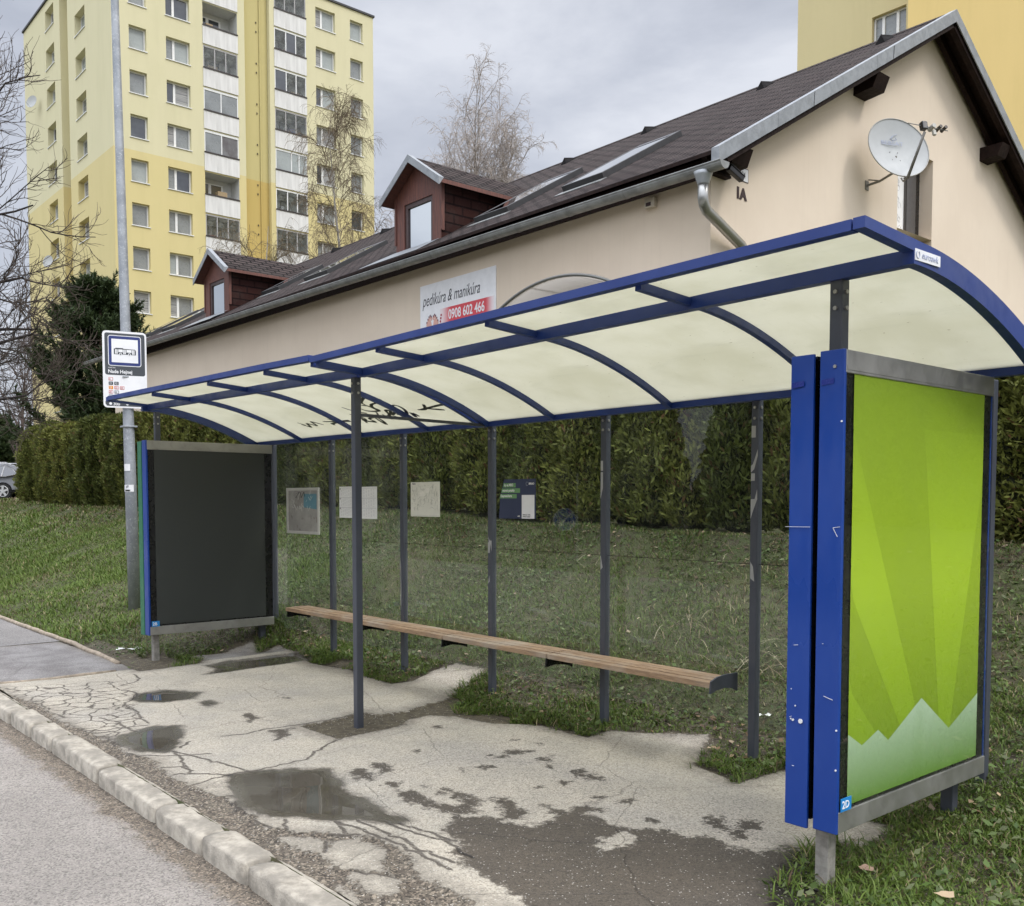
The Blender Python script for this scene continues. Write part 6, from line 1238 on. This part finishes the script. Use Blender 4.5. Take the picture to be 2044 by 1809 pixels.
tm = vcol('twigs', .85, 0, .2)
class Tree:
    def __init__(s, seed): s.g = random.Random(seed); s.V = []; s.F = []; s.C = []; s.tips = []
    def seg(s, P, R, n, c, out=None):
        V, F, C = s.V, s.F, s.C; u = None; base = len(V)
        for i, p in enumerate(P):
            t = P[min(i+1, len(P)-1)]-P[max(i-1, 0)]; 
            if t.length < 1e-9: t = Vector((0, 0, 1))
            t.normalize()
            if u is None: u = t.orthogonal().normalized()
            u = (u-t*u.dot(t)); u = u.normalized() if u.length > 1e-6 else t.orthogonal().normalized(); w = t.cross(u)
            for k in range(n): a = 2*math.pi*k/n; V.append(p+(u*math.cos(a)+w*math.sin(a))*R[i]); C.append(c)
        for i in range(len(P)-1):
            for k in range(n): F.append((base+i*n+k, base+i*n+(k+1) % n, base+(i+1)*n+(k+1) % n, base+(i+1)*n+k))
    def path(s, p, d, l, n, wob_, grav):
        P = [Vector(p)]; d = Vector(d).normalized()
        for i in range(n): d = (d+Vector((s.g.gauss(0, wob_), s.g.gauss(0, wob_), s.g.gauss(0, wob_)+grav))).normalized(); P.append(P[-1]+d*l/n)
        return P, d
    def branch(s, p, d, l, r, lev, cfg):
        g = s.g; k = cfg[lev]; n = k['n']; P, _ = s.path(p, d, l, n, k['w'], k['g']); R = [r*(1-(i/n)*(1-k.get('taper', .25))) for i in range(n+1)]; s.seg(P, R, k['s'], k['c'])
        if lev+1 >= len(cfg): s.tips.append(P[-1]); return
        kk = cfg[lev+1]
        for j in range(int(k['ch']*g.uniform(.8, 1.2))):
            t = k.get('t0', .2)+(1-k.get('t0', .2))*(j+g.random())/k['ch']; t = min(t, .999); i = int(t*n); q = P[i].lerp(P[i+1], t*n-i); tg = (P[i+1]-P[i]).normalized()
            side = tg.orthogonal().normalized(); side.rotate(Matrix.Rotation(g.uniform(0, 6.283), 3, tg)); a = g.uniform(*k['ang']); dd = tg*math.cos(a)+side*math.sin(a)
            if k.get('bias'): dd = (dd+Vector(k['bias'])).normalized()
            s.branch(q, dd, kk['l']*g.uniform(.55, 1.25)*(1-.55*t if lev == 0 else 1-.25*t), R[i]*k.get('rr', .55) if kk.get('r') is None else kk['r']*g.uniform(.7, 1.3), lev+1, cfg)
    def build(s, name, lab, cat_='tree'):
        V = np.array([tuple(v) for v in s.V]); org = (V[0][0], V[0][1], V[:, 2].min()); o = fast(name, V, np.array(s.F), tm, np.array(s.C), org=org); return tag(o, lab, cat_)
def birch(seed, base, top, spread, twig, lab, lean=(0, 0), name='birch_tree', nb=60, tr=.006, tc=(.19, .155, .115), up=.0):
    cT = (.34, .32, .29); t = Tree(seed); b_ = Vector(base); H = top-b_.z
    cfg = [dict(n=16, w=.03, g=.05, s=7, c=cT, ch=nb, ang=(.4, .95), t0=.25, taper=.06, rr=.36), dict(l=spread*1.25, r=None, n=8, w=.10, g=.05+up, s=4, c=(.2, .17, .14), ch=8, ang=(.3, .8), t0=.15, taper=.25, rr=.5),
           dict(l=spread*.42, r=.013, n=5, w=.14, g=-.04+up*.5, s=3, c=tc, ch=7, ang=(.3, 1.), taper=.4), dict(l=twig, r=tr, n=5, w=.12, g=-.38+up, s=3, c=tc, ch=4, ang=(.25, .8), t0=.1, taper=.5), dict(l=twig*.5, r=tr*.8, n=3, w=.14, g=-.35+up, s=3, c=tuple(q*1.1 for q in tc), taper=.6)]
    t.branch(b_, Vector((lean[0], lean[1], 1)), H, .15, 0, cfg); return t.build(name, lab)
birch(3, (-34.0, 17.6, 1.5), 16.6, 3.3, .8, 'tall weeping bare birch with drooping brown twigs in front of the yellow block', nb=40, tc=(.15, .115, .075))
birch(5, (-33.9, 14.6, 1.5), 12.8, 3.0, .8, 'lower weeping bare birch left of the taller one, above the house ridge', nb=30, tc=(.17, .135, .085))
birch(8, (-27.6, 18.6, 1.5), 15.9, 4.6, .55, 'tall pale bare birch against the sky behind the house ridge', tr=.006, nb=95, tc=(.40, .355, .32), up=.12)
birch(9, (-26.3, 20.6, 1.5), 15.6, 2.9, .5, 'slimmer pale bare birch right of the tallest one behind the ridge', tr=.006, nb=60, tc=(.40, .355, .32), up=.12)
birch(14, (-38.6, 3.9, 1.6), 10.6, 1.9, 1.2, 'weeping bare birch at the left edge below the spreading branches', nb=46, tc=(.17, .14, .12))
# spreading bare tree outside the left edge
def bigtree():
    t = Tree(31); dk_ = (.045, .038, .036); b_ = Vector((-20.1, -.95, .1))
    cfg = [dict(n=6, w=.06, g=0, s=8, c=dk_), dict(n=9, w=.12, g=.02, s=6, c=dk_, ch=10, ang=(.3, .9), t0=.12, taper=.25, rr=.45), dict(l=1.9, r=.016, n=6, w=.17, g=.03, s=4, c=(.06, .05, .045), ch=8, ang=(.35, 1.), taper=.4), dict(l=.95, r=.009, n=5, w=.2, g=.06, s=3, c=(.08, .065, .055), ch=6, ang=(.4, 1.), taper=.5), dict(l=.42, r=.0055, n=4, w=.22, g=.10, s=3, c=(.10, .08, .065), taper=.5)]
    P, _ = t.path(b_, (0.02, 0, 1), 8.2, 10, .03, .1); t.seg(P, [.24-.013*i for i in range(11)], 10, dk_)
    r = Vector((.652, .758, 0)); g = t.g
    for z, l, up, rr_b in ((3.9, 3.0, .12, .07), (4.6, 3.3, .18, .08), (5.1, 3.6, .05, .075), (5.8, 3.5, .25, .08), (6.9, 3.2, .3, .065), (7.6, 3.3, .55, .06), (8.0, 3.2, .9, .06), ):
        i = min(9, int((z-.3)/8.2*10)); d = r*g.uniform(.8, 1.1)+Vector((g.uniform(-.3, .3), g.uniform(-.3, .3), up)); t.branch(P[i], d, l, rr_b, 1, cfg)
    for k in range(9):
        d = -r*g.uniform(.1, 1)+Vector((g.uniform(-.9, .9), g.uniform(-.9, .9), g.uniform(.2, .9))); t.branch(P[g.randint(5, 10)], d, g.uniform(2.2, 3.4), .06, 1, cfg[:4])
    t.build('bare_tree', 'dark spreading bare tree reaching in from the left edge in front of the block')
bigtree()
def small_tree(seed, base, H, sp, lab, c=(.13, .10, .09)):
    t = Tree(seed); cfg = [dict(n=8, w=.05, g=.03, s=6, c=c, ch=22, ang=(.35, .8), t0=.15, taper=.2, rr=.45), dict(l=sp, r=None, n=6, w=.12, g=.08, s=4, c=c, ch=7, ang=(.3, .8), taper=.3), dict(l=sp*.5, r=.016, n=5, w=.15, g=.08, s=3, c=c, ch=5, ang=(.3, .8), taper=.4), dict(l=sp*.28, r=.011, n=3, w=.15, g=.05, s=3, c=c, taper=.5)]
    t.branch(Vector(base), (0, 0, 1), H, .14, 0, cfg); t.build('bare_tree', lab)
small_tree(4, (-52.8, 9.95, 1.6), 7.2, 3.2, 'small bare round-headed tree far off behind the parked car'); small_tree(6, (-56.0, 8.2, 1.6), 6.4, 3.0, 'small bare tree at the far left edge beyond the parked car')
# pine and far conifers ----------------------------------------------------
pm = vcol('pine_needles', .6, .1, .25)
def conifer(seed, base, H, rad, lab, name, nb=70, tuft=.17, col=((.020, .034, .012), (.060, .088, .030)), per=15, top=.12, t0=.12):
    t = Tree(seed); g = t.g; b_ = Vector(base); P, _ = t.path(b_, (.02, .03, 1), H, 14, .02, .05); t.seg(P, [.16*(1-i/15)+.01 for i in range(15)], 8, (.10, .07, .05)); pts = []; dirs = []
    for k in range(nb):
        u = t0+(1-t0)*(k+g.random())/nb; i = min(13, int(u*14)); q = P[i].lerp(P[i+1], u*14-i); a = g.uniform(0, 6.283); l = rad*(1-u)**.75*g.uniform(.55, 1.15)+rad*top
        d = Vector((math.cos(a), math.sin(a), g.uniform(.05, .55))); Q, _ = t.path(q, d, l, 6, .10, .07); t.seg(Q, [.035*(1-j/8) for j in range(7)], 4, (.09, .065, .05))
        for j in range(2, 7):
            for m_ in range(4):
                dd = ((Q[j]-Q[j-1]).normalized()+Vector((g.gauss(0, .6), g.gauss(0, .6), g.gauss(.3, .35)))).normalized(); l2 = g.uniform(.25, .65)*(.5+.5*min(1, l)); R2, _ = t.path(Q[j-1].lerp(Q[j], g.random()), dd, l2, 3, .12, .12); t.seg(R2, [.012, .01, .008, .006], 3, (.07, .06, .035))
                for w in range(4): pts.append(R2[min(3, w)]); dirs.append((R2[min(3, w)]-R2[max(0, w-1)]) if w else dd)
    rg = np.random.default_rng(seed); Pn = np.repeat(np.array([tuple(p) for p in pts]), per, 0); Dn = np.array([tuple(d.normalized()) for d in dirs]); Dn = np.repeat(Dn, per, 0); n = len(Pn)
    D = Dn*.9+rg.normal(0, .62, (n, 3)); D /= np.linalg.norm(D, axis=1)[:, None]; Sd = np.cross(D, rg.normal(0, 1, (n, 3))); Sd /= np.linalg.norm(Sd, axis=1)[:, None]; l = tuft*rg.uniform(.6, 1.3, (n, 1)); w = l*.15; Pn = Pn+Dn*rg.uniform(-.09, .09, (n, 1))
    V = np.stack([Pn-Sd*w, Pn+Sd*w, Pn+D*l+Sd*w*.2, Pn+D*l-Sd*w*.2], 1).reshape(-1, 3); u = rg.uniform(0, 1, (n, 1)); c = np.array(col[0])*(1-u)+np.array(col[1])*u
    TV = np.array([tuple(v) for v in t.V]); o = fast(name, TV, np.array(t.F), tm, np.array(t.C), org=tuple(b_)); tag(o, lab, 'conifer'); fast('foliage', V, np.arange(4*n).reshape(-1, 4), pm, np.repeat(c, 4, 0), parent=o, org=tuple(b_)); return o
conifer(2, (-35.8, 8.5, 1.4), 8.0, 3.7, 'dark green pine standing between the hedge and the yellow block', 'pine_tree', nb=120, per=18, t0=.05)
conifer(5, (-64.4, 11.2, 1.6), 4.6, 2.6, 'dark round conifer far off at the left edge behind the car', 'spruce_tree', nb=40, tuft=.3, per=10)
conifer(6, (-66.0, 13.0, 1.6), 3.6, 2.4, 'low dark conifer far off just right of the rounder one', 'spruce_tree', nb=32, tuft=.3, per=10)
# parked car ---------------------------------------------------------------
def car():
    cx, cy = -46.3, 7.93; cz = float(gz(cx, cy)); hd = Vector((.652, .758, 0)).normalized(); hd.rotate(Matrix.Rotation(R_(6), 3, 'Z')); sd = Vector((-hd.y, hd.x, 0)); up = Vector((0, 0, 1))
    root = empty('parked_car', (cx, cy, cz), 'grey estate car with roof rails half hidden behind the hedge at the left edge', 'car')
    # rear wheel sits at the origin, nose points away to the left (-hd)
    O = Vector((cx, cy, cz)); F_ = lambda a, s, z: O+hd*a+sd*s+up*z
    prof = [(-3.62, .35), (-3.66, .62), (-3.5, .86), (-2.6, 1.0), (-1.75, 1.46), (-.6, 1.56), (.1, 1.54), (.45, 1.46), (.83, 1.08), (.90, .8), (.9, .45), (.8, .32)]
    win = [(-2.45, 1.02), (-1.72, 1.40), (-.6, 1.49), (.02, 1.47), (.40, 1.32), (.60, 1.10), (.1, 1.0)]
    b = MB(); n = len(prof); rows = [(-.88, .93, 1.), (-.92, 1., 1.), (-.0, 1., 1.), (.92, 1., 1.), (.88, .93, 1.)]; vs = []
    def inset(z): return .92-.0*z-(max(0, z-.95))*.38
    for s_ in (-1, -.6, 0, .6, 1):
        for a, z in prof: vs.append(F_(a, s_*inset(z), z+(.02 if abs(s_) < 1 and z > 1.3 else 0)))
    b.add(vs, [(r*n+k, r*n+(k+1) % n, (r+1)*n+(k+1) % n, (r+1)*n+k) for r in range(4) for k in range(n)]+[tuple(range(n))[::-1], tuple(range(4*n, 5*n))])
    paint = mat('car_paint', (.16, .165, .175), .45, 0, var=.04); body = b.build('body', paint, root, smooth=False)
    for s_ in (-1, 1):
        b = MB(); b.add([F_(a, s_*(inset(z)+.012), z) for a, z in win], [tuple(range(len(win)))]); w = b.build('side_window', winglass, root); b = MB()
        for (a, z), (c, z2) in zip(win, win[1:]+win[:1]): b.beam(F_(a, s_*(inset(z)+.014), z), F_(c, s_*(inset(z2)+.014), z2), .03, .02)
        for a in (-1.0, -.05): b.beam(F_(a, s_*(inset(1.0)+.014), 1.0), F_(a+.08, s_*(inset(1.48)+.014), 1.48), .06, .02)
        b.build('window_trim', flat('trim_silver', (.4, .4, .4), .3), w)
        b = MB(); b.tube([F_(-1.5, s_*.6, 1.52), F_(-1.3, s_*.6, 1.62), F_(.0, s_*.6, 1.63), F_(.25, s_*.6, 1.54)], .02, 6); b.build('roof_rail', flat('rail_silver', (.5, .5, .5), .3), root)
        for a in (0, -2.65):
            ring = lambda r, d0, d1, n_=24: MB().tube([F_(a, s_*d0, .34), F_(a, s_*d1, .34)], r, n_)
            ring(.40, .78, .925).build('wheel_arch', dark, root); wh = ring(.345, .74, .935).build('wheel', flat('tyre', (.02, .02, .02), .8), root)
            ring(.245, .90, .94, 20).build('hub_dark', flat('hub_shadow', (.04, .04, .04), .5), wh); b = MB()  # dark disc behind the rim spokes
            for k in range(5):
                an = k*1.2566+.3; b.beam(F_(a+.03*math.cos(an), s_*.945, .34+.03*math.sin(an)), F_(a+.23*math.cos(an), s_*.945, .34+.23*math.sin(an)), .09 if True else 0, .02, up=sd)
            b.tube([F_(a+.235*math.cos(t), s_*.945, .34+.235*math.sin(t)) for t in np.linspace(0, 6.283, 25)], .014, 6, cap=False); b.tube([F_(a, s_*.93, .34), F_(a, s_*.96, .34)], .06, 12); b.build('rim', flat('rim_silver', (.6, .6, .6), .35, metal=.3), wh)
    b = MB(); b.beam(F_(.90, -.75, .82), F_(.90, -.45, .86), .03, .12, up=hd); b.build('tail_light', flat('tail_red', (.35, .01, .01), .3), root)
    b = MB(); b.beam(F_(-3.6, -.8, .35), F_(.86, -.8, .35), .3, .12); b.beam(F_(-3.6, .8, .35), F_(.86, .8, .35), .3, .12); b.build('lower_trim', dark, root)
    b = MB(); b.beam(F_(-.42, -.925, .86), F_(-.22, -.925, .87), .02, .03); b.build('door_handle', dark, root)
car()
# unseen trees, added across the road to darken what the glass mirrors

def mirror_side():
    """unseen belt of conifers, put in to darken the reflections"""
    g = np.random.default_rng(77); V = []; C = []
    for k in range(60):
        x = -75+k*2.0+g.uniform(-1, 1); y = -22+g.uniform(-2.5, 2.5); h = g.uniform(6, 9); r = g.uniform(1.8, 2.8); n = 1500
        u = g.uniform(0, 1, n); th = g.uniform(0, 6.283, n); rad = r*(1-u)**.6*np.sqrt(g.uniform(.25, 1, n)); P = np.stack([x+np.cos(th)*rad, y+np.sin(th)*rad, .2+u*h], -1)
        D = g.normal(0, 1, (n, 3)); D /= np.linalg.norm(D, axis=1)[:, None]; E_ = np.cross(D, g.normal(0, 1, (n, 3))); E_ /= np.linalg.norm(E_, axis=1)[:, None]; l = g.uniform(.25, .5, (n, 1))
        V.append(np.stack([P-D*l-E_*l*.5, P+D*l-E_*l*.5, P+D*l+E_*l*.5, P-D*l+E_*l*.5], 1).reshape(-1, 3)); C.append(np.repeat(np.array([.03, .042, .014])*g.uniform(.6, 1.6, (n, 1)), 4, 0))
    V = np.concatenate(V); C = np.concatenate(C); tag(fast('unseen_tree_belt', V, np.arange(len(V)).reshape(-1, 4), pm, C), 'unseen dark belt of conifers added across the road to darken the glass reflections', 'trees', kind='stuff')
mirror_side()
